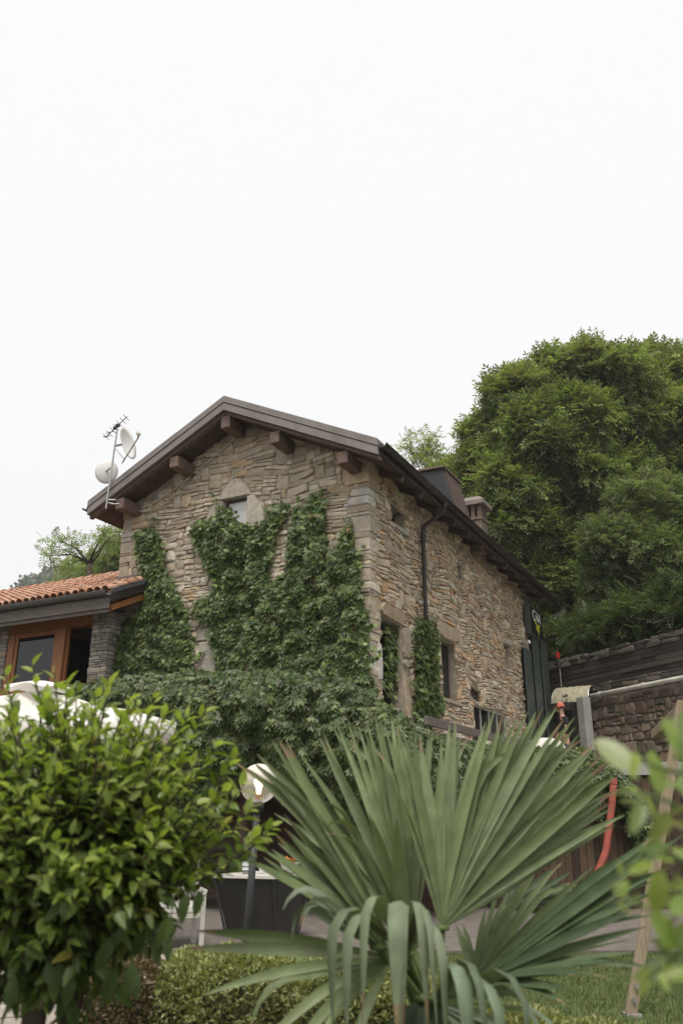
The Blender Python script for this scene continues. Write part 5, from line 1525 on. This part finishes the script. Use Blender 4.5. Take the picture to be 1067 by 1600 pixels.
# white covered bundle on the terrace
wb = thing('covered_cart', 'low rounded white cloth cover with a blue end on the terrace beside the person', 'cover', tuple(at(850, 1160, 18.6) * np.array([1, 1, 0]) + np.array([0, 0, DZ])), R(-15))
b = MB(); V, F = [], []; na, nr = 28, 9
for i in range(nr + 1):
    t = i / nr
    for j in range(na):
        a_ = 2 * math.pi * j / na; sq = (abs(math.cos(a_)) ** 3 + abs(math.sin(a_)) ** 3) ** (-1 / 3)
        r_ = math.sin(min(1, t * 1.15) * math.pi / 2) * (1 + .02 * math.sin(j * 2.1) * t)
        V.append((.48 * sq * r_ * math.cos(a_), .34 * sq * r_ * math.sin(a_), .66 * (1 - t ** 2.6) + .03))
for i in range(nr):
    for j in range(na): F.append((i * na + j, i * na + (j + 1) % na, (i + 1) * na + (j + 1) % na, (i + 1) * na + j))
b.add(V, F); b.build('cover', 'canvas', wb, smooth=True, recalc=False)
b = MB(); b.box(-.57, -.47, -.2, .2, .2, .56); b.build('blue_end', 'blue', wb, bevel=.03, seg=3)

# ================================================================== the person on the terrace
PX, PY = 5.62, 21.5
ps = thing('person', 'person in an orange cap and black t-shirt walking on the terrace beside the green cladding', 'person', (PX, PY, DZ), R(-78))
def skin(name, joints, bones, m, parent, root=0, sub=2):
    me = bpy.data.meshes.new(name)
    me.from_pydata([j[0] for j in joints], bones, [])
    o = new_obj(name, me, MAT[m], parent)
    sk = o.modifiers.new('skin', 'SKIN')
    for i, j in enumerate(joints):
        r_ = j[1] if hasattr(j[1], '__len__') else (j[1], j[1])
        me.skin_vertices[0].data[i].radius = r_
        me.skin_vertices[0].data[i].use_root = (i == root)
    sb = o.modifiers.new('sub', 'SUBSURF'); sb.levels = sub; sb.render_levels = sub
    sk.use_smooth_shade = True
    return o
# local frame: faces -Y
J = [((0, 0, .93), (.13, .1)), ((0, -.005, 1.12), (.125, .09)), ((0, -.01, 1.34), (.15, .1)), ((0, -.005, 1.46), (.055, .055)), ((0, -.02, 1.54), (.055, .055)), ((0, -.03, 1.60), (.072, .088)), ((0, -.025, 1.68), (.074, .092)),
     ((-.17, -.01, 1.40), .055), ((-.22, .02, 1.14), .042), ((-.22, -.13, .93), .033), ((-.215, -.17, .86), (.03, .018)),
     ((.17, -.01, 1.40), .055), ((.23, -.05, 1.13), .042), ((.2, -.24, .97), .033), ((.19, -.3, .93), (.03, .018)),
     ((-.09, 0, .86), .085), ((-.1, -.12, .48), .06), ((-.1, -.05, .08), .04), ((-.1, -.2, .03), (.04, .025)),
     ((.09, 0, .86), .085), ((.1, .05, .48), .06), ((.1, .22, .12), .04), ((.1, .1, .03), (.04, .025))]
Bn = [(0, 1), (1, 2), (2, 3), (3, 4), (4, 5), (5, 6), (2, 7), (7, 8), (8, 9), (9, 10), (2, 11), (11, 12), (12, 13), (13, 14), (0, 15), (15, 16), (16, 17), (17, 18), (0, 19), (19, 20), (20, 21), (21, 22)]
for hnd in (10, 14):                                  # five fingers on each hand
    c = np.array(J[hnd][0]); d_ = unit(c - np.array(J[hnd - 1][0])); sd_ = np.array((1.0, 0, 0)); sg_ = 1 if hnd == 10 else -1
    for k, (s_, l_) in enumerate(((-.024, .06), (-.008, .075), (.009, .072), (.025, .055))):
        a0 = len(J); J.append((tuple(c + sd_ * s_ + d_ * .05), .009)); J.append((tuple(c + sd_ * s_ * 1.1 + d_ * (.05 + l_ * .6) + np.array((0, 0, -.012))), .0085)); Bn += [(hnd, a0), (a0, a0 + 1)]
    a0 = len(J); J.append((tuple(c + sd_ * .04 * sg_ + d_ * .015), .011)); J.append((tuple(c + sd_ * .052 * sg_ + d_ * .055), .009)); Bn += [(hnd, a0), (a0, a0 + 1)]
skin('body', J, Bn, 'skin', ps)
skin('t_shirt', [((0, 0, .9), (.16, .125)), ((0, -.005, 1.12), (.15, .115)), ((0, -.01, 1.33), (.172, .122)), ((0, -.005, 1.44), (.085, .08)), ((-.18, -.01, 1.395), .072), ((-.215, .01, 1.22), .062), ((.18, -.01, 1.395), .072), ((.22, -.03, 1.21), .062)],
     [(0, 1), (1, 2), (2, 3), (2, 4), (4, 5), (2, 6), (6, 7)], 'tshirt', ps)
skin('trousers', [((0, 0, .95), (.148, .118)), ((0, 0, .86), (.12, .11)), ((-.09, 0, .82), .1), ((-.1, -.12, .48), .078), ((-.1, -.06, .12), .06), ((.09, 0, .82), .1), ((.1, .05, .48), .078), ((.1, .21, .15), .06)],
     [(0, 1), (1, 2), (2, 3), (3, 4), (1, 5), (5, 6), (6, 7)], 'trousers', ps)
b = MB(); b.lathe([(0, .125), (.05, .115), (.088, .075), (.098, .02), (.098, -.005), (.09, -.005), (.09, .02), (0, .1)], 0, -.03, 1.70, n=20)
V = []
for i in range(9):
    t = math.pi * (1.12 + .76 * i / 8); V += [(.094 * math.cos(t), -.03 + .094 * math.sin(t), 1.705), (.1 * math.cos(t), -.05 + .175 * math.sin(t), 1.69)]
b.add(V, [(2 * i, 2 * i + 1, 2 * i + 3, 2 * i + 2) for i in range(8)]); b.add([(v[0], v[1], v[2] - .008) for v in V], [(2 * i, 2 * i + 2, 2 * i + 3, 2 * i + 1) for i in range(8)])
b.build('cap', 'cap', ps, smooth=True, recalc=False)
b = MB(); b.lathe([(.088, .0), (.095, -.02), (.088, -.075), (.07, -.1), (.06, -.1)], 0, -.0, 1.70, n=16); b.build('hair', 'hair', ps, smooth=True, recalc=False).scale = (.92, .82, 1)
for x in (-.03, .03):
    b = MB(); b.lathe([(0, -.01), (.009, -.006), (.011, 0), (.009, .006), (0, .01)], x, -.118, 1.645, n=10); b.build('eye', 'hair', ps)
b = MB(); b.prism([(-.012, -.11, 1.645), (.012, -.11, 1.645), (.018, -.11, 1.6), (-.018, -.11, 1.6)], (0, -.03, -.012)); b.build('nose', 'skin', ps, bevel=.006)
b = MB(); b.box(-.024, .024, -.123, -.11, 1.568, 1.576); b.build('mouth', 'redpaint', ps)
for x in (-.078, .078):
    b = MB(); b.lathe([(0, -.03), (.012, -.02), (.016, 0), (.012, .02), (0, .03)], x, -.02, 1.635, n=8); b.build('ear', 'skin', ps)
for (x, y) in ((-.1, -.12), (.1, .16)):
    b = MB(); b.box(x - .05, x + .05, y - .16, y + .1, 0, .085); b.build('shoe', 'hair', ps, bevel=.03, seg=3)
#PART5
# ================================================================== clipped hedges on the lawn edge
def hedge(label, blobs, cols, n, size, cat='hedge'):
    c0 = np.array(blobs[0][0]); loc = (c0[0], c0[1], 0)
    t = thing('hedge', label, cat, loc, 0, 'clipped low hedges along the lawn')
    P, D, C = [], [], []
    bm_ = MB(loc)
    for (c, r) in blobs:
        c, r = np.array(c, float), np.array(r, float)
        k = int(n * (r[0] * r[2]) / sum(b_[1][0] * b_[1][2] for b_ in blobs))
        d = unit(rng.standard_normal((k, 3))); d[:, 2] = np.abs(d[:, 2]) * 1.15 - .25; d = unit(d)
        lump = np.array([math.sin(7 * a_[0] + 3 * a_[2]) * math.sin(6 * a_[1] + 2) for a_ in d]) * .05
        p = c + d * r * (1 + lump[:, None] - .22 * rng.random((k, 1)) ** 1.5) ; p = p[p[:, 2] > .03]
        dd = unit((p - c) / r)
        P.append(p); D.append(dd * .8 + rng.normal(0, .55, p.shape) + np.array([0, 0, .35]))
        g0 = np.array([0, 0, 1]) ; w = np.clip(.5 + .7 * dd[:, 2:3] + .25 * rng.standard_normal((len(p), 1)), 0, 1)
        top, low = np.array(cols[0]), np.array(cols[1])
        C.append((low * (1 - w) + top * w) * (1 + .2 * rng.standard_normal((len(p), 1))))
        for q in range(26):
            e_ = c + d[q] * r * .9
            s_ = np.array([c[0], c[1], .0]) + rng.normal(0, .05, 3) * (1, 1, 0); bm_.tube([s_, s_ * .5 + e_ * .5 + (0, 0, -.06), e_], [.012, .008, .004], 4, caps=False)
        V, F = [], []
        for i in range(7):
            for j in range(14):
                a_ = 2 * math.pi * j / 14; ph = math.pi / 2 * i / 6
                V.append((c[0] + r[0] * .72 * math.cos(a_) * math.cos(ph), c[1] + r[1] * .72 * math.sin(a_) * math.cos(ph), max(.01, c[2] - r[2] * .2 + r[2] * .85 * math.sin(ph))))
        for i in range(6):
            for j in range(14): F.append((i * 14 + j, i * 14 + (j + 1) % 14, (i + 1) * 14 + (j + 1) % 14, (i + 1) * 14 + j))
        bm_.add(V, F)
    bm_.build('stem_hull', 'twigs', t, recalc=False)
    P, D, C = np.concatenate(P), np.concatenate(D), np.clip(np.concatenate(C), .012, .5)
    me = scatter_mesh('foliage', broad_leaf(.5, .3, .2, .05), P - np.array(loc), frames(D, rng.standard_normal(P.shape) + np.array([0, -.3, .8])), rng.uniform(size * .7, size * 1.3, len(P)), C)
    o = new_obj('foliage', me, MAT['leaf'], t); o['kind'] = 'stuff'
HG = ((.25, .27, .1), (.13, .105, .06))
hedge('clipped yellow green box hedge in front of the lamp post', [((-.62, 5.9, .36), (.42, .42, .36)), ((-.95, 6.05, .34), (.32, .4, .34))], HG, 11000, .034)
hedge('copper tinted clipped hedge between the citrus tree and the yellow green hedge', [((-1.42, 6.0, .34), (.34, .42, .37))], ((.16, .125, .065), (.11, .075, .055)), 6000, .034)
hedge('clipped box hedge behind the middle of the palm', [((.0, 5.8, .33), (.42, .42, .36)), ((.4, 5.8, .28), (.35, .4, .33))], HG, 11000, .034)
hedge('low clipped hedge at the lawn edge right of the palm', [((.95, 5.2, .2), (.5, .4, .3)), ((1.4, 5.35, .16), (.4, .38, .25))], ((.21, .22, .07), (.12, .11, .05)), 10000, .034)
hedge('small round green bush beside the citrus trunk', [((-1.45, 5.1, .05), (.3, .3, .22))], ((.13, .16, .07), (.08, .1, .05)), 3000, .03, 'bush')

# ================================================================== citrus tree in the left foreground
CT = np.array([-.93, 3.05, 1.36]); CR = np.array([.58, .52, .48])
ct = thing('citrus_tree', 'dense leafy citrus tree with bright green shoots in the left foreground', 'tree', (-1.03, 3.05, 0))
b = MB(ct.location)
for (x0, x1, r_) in ((-1.03, -.95, .045), (-.96, -.8, .03), (-1.09, -1.2, .028)):
    b.tube([(x0, 3.05, 0), (x0 + .01, 3.06, .5), ((x0 + x1) / 2, 3.05, .85), (x1, 3.05, 1.2)], [r_ * 1.2, r_, r_ * .9, r_ * .6], 10)
b.build('trunk', 'bark', ct, smooth=True)
LV, LD, LN, LS, LC = [], [], [], [], []
tw_ = MB(ct.location)
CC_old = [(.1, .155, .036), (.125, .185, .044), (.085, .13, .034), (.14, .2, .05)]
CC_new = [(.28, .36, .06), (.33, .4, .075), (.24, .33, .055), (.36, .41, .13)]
def shoot(p0, p1, nl, ls, young):
    p0, p1 = np.array(p0), np.array(p1); d = p1 - p0; L_ = np.linalg.norm(d); d = d / L_
    bow = rng.normal(0, .04, 3) * L_
    tw_.tube([p0, (p0 + p1) / 2 + bow, p1], [.006, .004, .002], 4, caps=False)
    a0 = rng.uniform(0, 6.28)
    ref = unit(np.cross(d, (.3, .2, .9))); r2 = np.cross(d, ref)
    for k in range(nl):
        t = .12 + .88 * (k + .5) / nl; q = p0 * (1 - t) + p1 * t + bow * 4 * t * (1 - t) * .5
        a_ = a0 + k * 2.4
        rad = ref * math.cos(a_) + r2 * math.sin(a_)
        s_ = ls * rng.uniform(.7, 1.15) * (1 - .35 * max(0, t - .6))
        LV.append(q); LD.append(rad * (.95 - .35 * t) + d * (.45 + .5 * t) + rng.normal(0, .2, 3) + np.array([0, 0, (-.45 if not young else -.1)]))
        LN.append(np.array([0, 0, 1.0]) + rng.normal(0, .45, 3) + d * .4)
        LS.append(s_)
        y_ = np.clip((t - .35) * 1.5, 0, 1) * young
        c = np.array(CC_old[rng.integers(0, 4)]) * (.62 + .38 * young) * (1 - y_) + np.array(CC_new[rng.integers(0, 4)]) * y_  # old leaves lower down also darkened in colour as shade
        LC.append(c * (1 + .18 * rng.standard_normal()) if rng.random() > .02 else np.array((.33, .3, .07)) * rng.uniform(.7, 1.1))
for i in range(800):
    d = unit(rng.standard_normal(3)); d[1] -= .25; d = unit(d)
    lump_ = math.sin(d[0] * 6.3 + 1.2) * math.sin(d[2] * 5.7 + .4) + .6 * math.sin(d[0] * 11 + d[2] * 9)
    if lump_ < -.75 and rng.random() < .6: continue
    R_ = (rng.uniform(.72, 1.0) + .16 * rng.random() ** 3 * (d[0] < .45)) * (1 + .07 * lump_ * (d[0] < .6))
    e_ = CT + d * CR * R_ * np.array([1 + .28 * min(0, d[2]), 1, 1.0 if d[2] < 0 else 1])
    if d[2] < -.2: e_[2] += .05
    s_ = CT + (e_ - CT) * rng.uniform(.35, .6) + np.array([0, 0, -.06])
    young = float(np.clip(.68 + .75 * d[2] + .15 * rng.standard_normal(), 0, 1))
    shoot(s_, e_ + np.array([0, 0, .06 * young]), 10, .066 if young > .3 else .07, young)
# tall leading shoots along the top and the right flank
for (px, py, l) in ((-40, 1070, .3), (8, 1052, .28), (50, 1036, .34), (85, 1050, .3), (105, 1070, .24), (150, 1078, .25), (172, 1068, .28), (205, 1092, .25), (240, 1086, .3), (262, 1105, .24), (295, 1118, .22), (322, 1110, .24), (345, 1160, .22), (368, 1185, .22), (384, 1222, .22), (428, 1290, .2), (416, 1302, .2), (405, 1305, .2), (20, 1090, .25), (130, 1100, .25), (190, 1120, .22), (70, 1090, .22), (395, 1260, .2), (350, 1235, .2)):
    Y = 3.0 + rng.uniform(-.2, .2)
    e_ = at(px, py, Y); dirv = unit(e_ - CT - np.array([0, 0, -.25])); dirv[2] = abs(dirv[2]) * .8 + .35; dirv = unit(dirv)
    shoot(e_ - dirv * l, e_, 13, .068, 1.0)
# large drooping old leaves under the crown, their dark colour includes the shade there
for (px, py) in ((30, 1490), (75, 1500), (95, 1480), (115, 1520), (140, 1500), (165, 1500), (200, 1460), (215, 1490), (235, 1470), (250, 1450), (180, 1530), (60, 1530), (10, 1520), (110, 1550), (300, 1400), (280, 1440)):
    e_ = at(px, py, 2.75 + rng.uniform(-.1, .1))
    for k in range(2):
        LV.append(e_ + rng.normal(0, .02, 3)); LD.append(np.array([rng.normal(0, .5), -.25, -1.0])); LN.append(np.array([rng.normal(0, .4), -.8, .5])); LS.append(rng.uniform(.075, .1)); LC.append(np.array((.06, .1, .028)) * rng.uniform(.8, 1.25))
tw_.build('twigs', 'bark', ct, recalc=False)
LV, LD, LN, LS, LC = map(np.array, (LV, LD, LN, LS, LC))
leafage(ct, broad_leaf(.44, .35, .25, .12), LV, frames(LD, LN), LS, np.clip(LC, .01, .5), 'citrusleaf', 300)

# ================================================================== fan palm in the middle foreground
PB = np.array([.36, 3.55, 0])
palm = thing('fan_palm', 'large fan palm with stiff and drooping fronds in the middle foreground', 'palm', tuple(PB))
b = MB(PB); b.tube([PB, PB + (.01, 0, .3), PB + (0, 0, .72)], [.13, .12, .1], 12)
for k in range(60):
    a_, z = rng.uniform(0, 6.28), rng.uniform(.03, .7); p = PB + (.12 * math.cos(a_), .12 * math.sin(a_), z); b.tube([p, p + (.05 * math.cos(a_), .05 * math.sin(a_), .07)], [.012, .004], 4)
b.build('trunk', 'bark', palm)
PPAL = [(.155, .195, .09), (.135, .175, .075), (.185, .225, .115), (.115, .15, .062), (.165, .205, .095)]
def frond(hub, tips, n, wmax=.034, cols=PPAL, label=None, fold=.42, jit=.035, peak=0):
    h = at(*hub)
    fr = MB(PB)
    base_ = PB + np.array([rng.normal(0, .03), rng.normal(0, .03), .66])
    mid = (base_ + h) / 2 + np.array([0, 0, .05])
    fr.tube([base_, mid, h], [.016, .013, .012], 8)
    fr.lathe([(0, -.012), (.026, -.008), (.03, .004), (.0, .014)], h[0], h[1], h[2], n=10)
    fo_ = fr.build('frond', 'stem', palm, smooth=True, label=label)
    K = len(tips)
    prev_mid = None
    T3 = [np.array([*at(*t[:3])]) for t in tips]
    if peak: T3 = [h + (q_ - h) / peak for q_ in T3]
    bend = [t[3] if len(t) > 3 else 8 for t in tips]; s0 = [t[4] if len(t) > 4 else .5 for t in tips]
    for i in range(n):
        u = (i + .5) / n * (K - 1) if n < K or True else 0
        k = min(int(u), K - 2); f_ = u - k
        tip = T3[k] * (1 - f_) + T3[k + 1] * f_
        bd = R(bend[k] * (1 - f_) + bend[k + 1] * f_ + rng.normal(0, 4)); sb = s0[k] * (1 - f_) + s0[k + 1] * f_
        v = tip - h; L_ = np.linalg.norm(v) * rng.uniform(.95, 1.04); d = v / np.linalg.norm(v)
        d = unit(d + rng.normal(0, jit, 3))
        nb = T3[min(k + 1, K - 1)] - T3[max(k, 0)]
        side = nb - d * (nb @ d)
        side = unit(side) if np.linalg.norm(side) > 1e-4 else unit(np.cross(d, (0, 1, 0)))
        nrm_ = unit(np.cross(side, d))
        if nrm_[1] > 0: nrm_ = -nrm_
        side = np.cross(d, nrm_)
        c = np.array(cols[rng.integers(0, len(cols))]) * (1 + .12 * rng.standard_normal())
        V, F = [], []
        m_ = 11; p = h.copy(); ax_ = np.cross(d, (0, 0, -1.0)); ax_n = np.linalg.norm(ax_); ax_ = ax_ / ax_n if ax_n > 1e-3 else side
        dd = d.copy(); nn = nrm_.copy(); ss_ = side.copy(); tot = 0
        w_ = wmax * rng.uniform(.85, 1.1)
        tw0 = rng.normal(0, .3)
        if bd < R(40) and rng.random() < .3: bd = bd + R(abs(rng.normal(0, 16)))
        for s in range(m_ + 1):
            t = s / m_
            ww = w_ * min(1, .22 + t * 2.0) * (1 if t < .55 else max(.06, 1 - ((t - .55) / .45) ** 1.7 * .94))
            sd = ss_ * math.cos(tw0 * t) + nn * math.sin(tw0 * t); nq = np.cross(sd, dd)
            V += [p + sd * ww * .5 + nn * ww * fold * .5, p, p - sd * ww * .5 + nn * ww * fold * .5]
            stp = L_ / m_
            p = p + dd * stp
            want = bd * float(np.clip((t - sb) / .28 + .1, 0, 1)) if bd > R(40) else bd * t
            rot = want - tot; tot = want
            if abs(rot) > 1e-4:
                M3 = np.array(Matrix.Rotation(rot, 3, Vector(ax_)))
                dd, nn, ss_ = M3 @ dd, M3 @ nn, M3 @ ss_
        for s in range(m_): F += [(3 * s, 3 * s + 1, 3 * s + 4, 3 * s + 3), (3 * s + 1, 3 * s + 2, 3 * s + 5, 3 * s + 4)]
        lb = MB(h).add(V, F, tuple(np.clip(c, .02, .4)))
        if rng.random() < .35:
            nt_ = rng.integers(1, 2); brown = (.2, .15, .085)
            for q_ in range(2 * nt_): lb.c[-1 - q_] = brown if q_ < 2 else tuple(np.clip(c * .6 + np.array(brown) * .4, .02, .4))
        o = lb.build('leaflet', 'palm', fo_, recalc=False, smooth=True); o.location = tuple(h - PB)
Y = 3.5
frond((690, 1450, 3.45), [(610, 1140, Y), (640, 1135, Y), (695, 1142, Y), (738, 1104, Y), (772, 1112, Y), (802, 1106, Y), (832, 1100, Y), (866, 1108, Y), (893, 1130, Y), (912, 1162, Y), (930, 1188, Y), (946, 1236, Y), (938, 1262, Y), (915, 1300, Y)], 46, .042, fold=.5)
frond((645, 1475, 3.7), [(452, 1245, 3.8), (468, 1215, 3.8), (490, 1165, 3.8), (520, 1140, 3.8), (546, 1130, 3.8), (575, 1120, 3.8), (602, 1124, 3.8), (626, 1120, 3.8), (655, 1135, 3.8), (690, 1140, 3.8)], 36, .038, fold=.55)
frond((608, 1490, 3.25), [(434, 1152, 3.3), (444, 1162, 3.3), (458, 1176, 3.28), (474, 1204, 3.3), (466, 1256, 3.25), (456, 1284, 3.2), (440, 1304, 3.2), (420, 1322, 3.15), (368, 1296, 3.1)], 21, .042)
frond((606, 1496, 3.12), [(306, 1418, 3.0), (296, 1472, 3.0)], 2, .045)
frond((612, 1480, 3.2), [(430, 1146, 3.2), (444, 1152, 3.2), (458, 1162, 3.2)], 5, .046, jit=.008)
frond((612, 1500, 3.1), [(300, 1476, 2.9, 20), (330, 1540, 2.9, 30), (360, 1585, 2.85, 40), (420, 1610, 2.85, 40), (480, 1640, 2.8, 40), (540, 1650, 2.8, 30)], 6, .032)
frond((635, 1490, 3.2), [(556, 1420, 2.95, 118, .32), (566, 1414, 2.92, 120, .32), (606, 1408, 2.9, 120, .32), (626, 1408, 2.9, 122, .32), (640, 1412, 2.9, 122, .32), (662, 1424, 2.9, 120, .32), (686, 1440, 2.9, 118, .32)], 9, .054, cols=[(.17, .205, .125), (.145, .18, .105), (.185, .22, .14)], peak=.46)
frond((680, 1560, 3.1), [(700, 1500, 2.85, 118, .32), (722, 1496, 2.82, 118, .32), (752, 1506, 2.8, 118, .32), (778, 1520, 2.8, 118, .32), (806, 1540, 2.8, 110, .32), (835, 1565, 2.85, 100, .32)], 6, .052, cols=[(.14, .18, .115), (.12, .155, .095)], peak=.46)
frond((625, 1455, 3.15), [(505, 1230, 3.05, 150, .62), (520, 1225, 3.05, 60, .6), (545, 1265, 3.05, 20), (590, 1270, 3.05, 15), (640, 1280, 3.05, 15)], 6, .040)
frond((590, 1480, 3.0), [(430, 1350, 2.95, 100, .55), (440, 1380, 2.9, 120, .5), (470, 1370, 2.9, 120, .5)], 3, .036, cols=[(.14, .165, .11), (.12, .15, .09)])
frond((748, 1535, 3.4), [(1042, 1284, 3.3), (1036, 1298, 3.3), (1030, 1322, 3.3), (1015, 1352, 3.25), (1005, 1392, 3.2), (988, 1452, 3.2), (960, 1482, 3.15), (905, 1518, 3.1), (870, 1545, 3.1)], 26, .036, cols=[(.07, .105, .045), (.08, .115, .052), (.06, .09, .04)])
frond((742, 1530, 3.7), [(705, 1450, 3.8), (735, 1430, 3.8), (775, 1388, 3.8), (800, 1376, 3.8), (832, 1354, 3.8), (872, 1334, 3.8), (906, 1344, 3.8), (940, 1348, 3.8), (985, 1330, 3.7)], 15, .028)
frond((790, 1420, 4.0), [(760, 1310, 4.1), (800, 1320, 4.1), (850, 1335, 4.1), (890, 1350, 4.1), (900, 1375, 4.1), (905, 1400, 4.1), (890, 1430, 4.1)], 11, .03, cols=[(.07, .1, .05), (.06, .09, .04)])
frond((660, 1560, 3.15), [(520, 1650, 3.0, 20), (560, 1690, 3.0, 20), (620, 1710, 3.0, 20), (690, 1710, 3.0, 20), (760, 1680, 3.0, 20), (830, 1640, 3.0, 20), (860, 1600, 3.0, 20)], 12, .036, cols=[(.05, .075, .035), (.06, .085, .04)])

# ================================================================== blurred shrub close to the lens at the right
fs = thing('laurel_shrub', 'bright yellow green shrub with broad leaves close up at the right edge', 'shrub', tuple(at(1120, 1600, 1.25) * np.array([1, 1, 0])))
b = MB(fs.location)
base_ = np.array(fs.location)
def Q(px, py, Y=1.2): return at(px, py, Y)
b.tube([base_, Q(1125, 1600), Q(1098, 1440), Q(1085, 1280), Q(1062, 1120)], [.012, .01, .008, .006, .004], 7)
for pts_ in (((1090, 1350), (1050, 1440), (1010, 1420), (945, 1378)), ((1085, 1280), (1040, 1250), (985, 1235)), ((1078, 1210), (1030, 1200), (970, 1175)), ((1098, 1440), (1060, 1490), (1010, 1530)), ((1092, 1390), (1060, 1340), (1000, 1330))):
    b.tube([Q(*p) for p in pts_], [.004, .003, .002, .0015][:len(pts_)], 5)
b.build('stem', 'stem', fs, smooth=True)
FL = [((992, 1212), (918, 1132), .72, (.3, .34, .16)), ((1006, 1182), (948, 1196), .7, (.26, .28, .05)), ((1000, 1240), (940, 1232), .5, (.2, .25, .05)), ((1030, 1250), (1022, 1150), .62, (.2, .27, .06)), ((1062, 1190), (1040, 1100), .62, (.2, .28, .06)),
      ((1080, 1235), (1020, 1215), .6, (.15, .22, .05)), ((1075, 1260), (1085, 1150), .6, (.17, .24, .05)), ((1005, 1250), (985, 1310), .5, (.14, .2, .05)), ((1048, 1262), (1012, 1330), .55, (.17, .2, .05)), ((1082, 1300), (1038, 1275), .55, (.2, .22, .05)),
      ((1050, 1322), (985, 1326), .42, (.13, .2, .05)), ((1022, 1432), (1036, 1340), .62, (.25, .31, .06)), ((1015, 1425), (945, 1375), .22, (.24, .3, .08)), ((1040, 1430), (1100, 1390), .6, (.16, .23, .05)), ((1010, 1418), (1075, 1500), .72, (.18, .26, .05)),
      ((1090, 1440), (1030, 1490), .6, (.16, .23, .05)), ((1062, 1500), (985, 1530), .55, (.25, .31, .2)), ((1085, 1520), (1045, 1560), .6, (.18, .24, .12)), ((1100, 1370), (1060, 1310), .5, (.14, .2, .05)), ((1060, 1140), (1100, 1080), .55, (.18, .26, .06)),
      ((1110, 1330), (1160, 1270), .6, (.16, .22, .05)), ((1110, 1250), (1170, 1190), .6, (.16, .22, .05)), ((1120, 1450), (1180, 1420), .6, (.16, .22, .05)), ((1110, 1160), (1160, 1100), .6, (.16, .22, .05)), ((960, 1410), (1000, 1430), .5, (.22, .28, .07)), ((1000, 1395), (985, 1415), .5, (.2, .26, .07))]
STW = [((1090, 1350), (945, 1378)), ((1085, 1280), (985, 1235)), ((1078, 1210), (970, 1175)), ((1098, 1440), (1010, 1530)), ((1092, 1390), (1000, 1330)), ((1085, 1280), (1062, 1120)), ((1110, 1500), (1085, 1290)), ((1125, 1600), (1060, 1480))]
for k in range(70):
    s_ = STW[rng.integers(0, len(STW))]; t_ = rng.uniform(.05, .9); q_ = np.array(s_[0]) * (1 - t_) + np.array(s_[1]) * t_
    a_ = rng.uniform(0, 6.28); l_ = rng.uniform(30, 58)
    FL.append(((q_[0] + rng.normal(0, 6), q_[1] + rng.normal(0, 6)), (q_[0] + l_ * math.cos(a_), q_[1] + l_ * math.sin(a_) * .9), rng.uniform(.36, .5), tuple(np.array((.24, .31, .06)) * rng.uniform(.65, 1.25))))
for (p0, p1, w, c) in FL:
    y0 = 1.2 + rng.uniform(-.08, .12); p0, p1 = np.array(p0, float), np.array(p1, float); p1 = p0 + (p1 - p0) * .9; a_, e_ = Q(*p0, y0), Q(*p1, y0 + rng.uniform(-.03, .03)); w = w * .78
    d = e_ - a_; L_ = np.linalg.norm(d)
    me = scatter_mesh('leaf', broad_leaf(w, .3, .2, .1), np.zeros((1, 3)), np.eye(3)[None], np.ones(1), np.array(c)[None] * rng.uniform(.9, 1.1)); me.materials.append(MAT['leaf'])
    o = bpy.data.objects.new('leaf', me); COL.link(o); o.parent = fs
    M4 = np.eye(4); M4[:3, :3] = frames(d[None], np.array([[rng.normal(0, .4), -.8, .6]]))[0] * L_; M4[:3, 3] = a_ - base_
    o.matrix_local = Matrix(M4.tolist())
    sb = o.modifiers.new('sub', 'SUBSURF'); sb.levels = 1; sb.render_levels = 1

# ================================================================== air: thin haze over the valley
hz = MB(); hz.box(-240, 240, -30, 345, -1.4, 105)
m = bpy.data.materials.new('haze'); m.use_nodes = True
N_, L_n = m.node_tree.nodes, m.node_tree.links
N_.remove(N_['Principled BSDF'])
pvn = N_.new('ShaderNodeVolumePrincipled'); pvn.inputs['Color'].default_value = (.95, .96, .97, 1); pvn.inputs['Density'].default_value = .0005; pvn.inputs['Anisotropy'].default_value = .2
L_n.new(pvn.outputs[0], N_['Material Output'].inputs['Volume'])
o = hz.build('haze', m, None, kind='stuff')
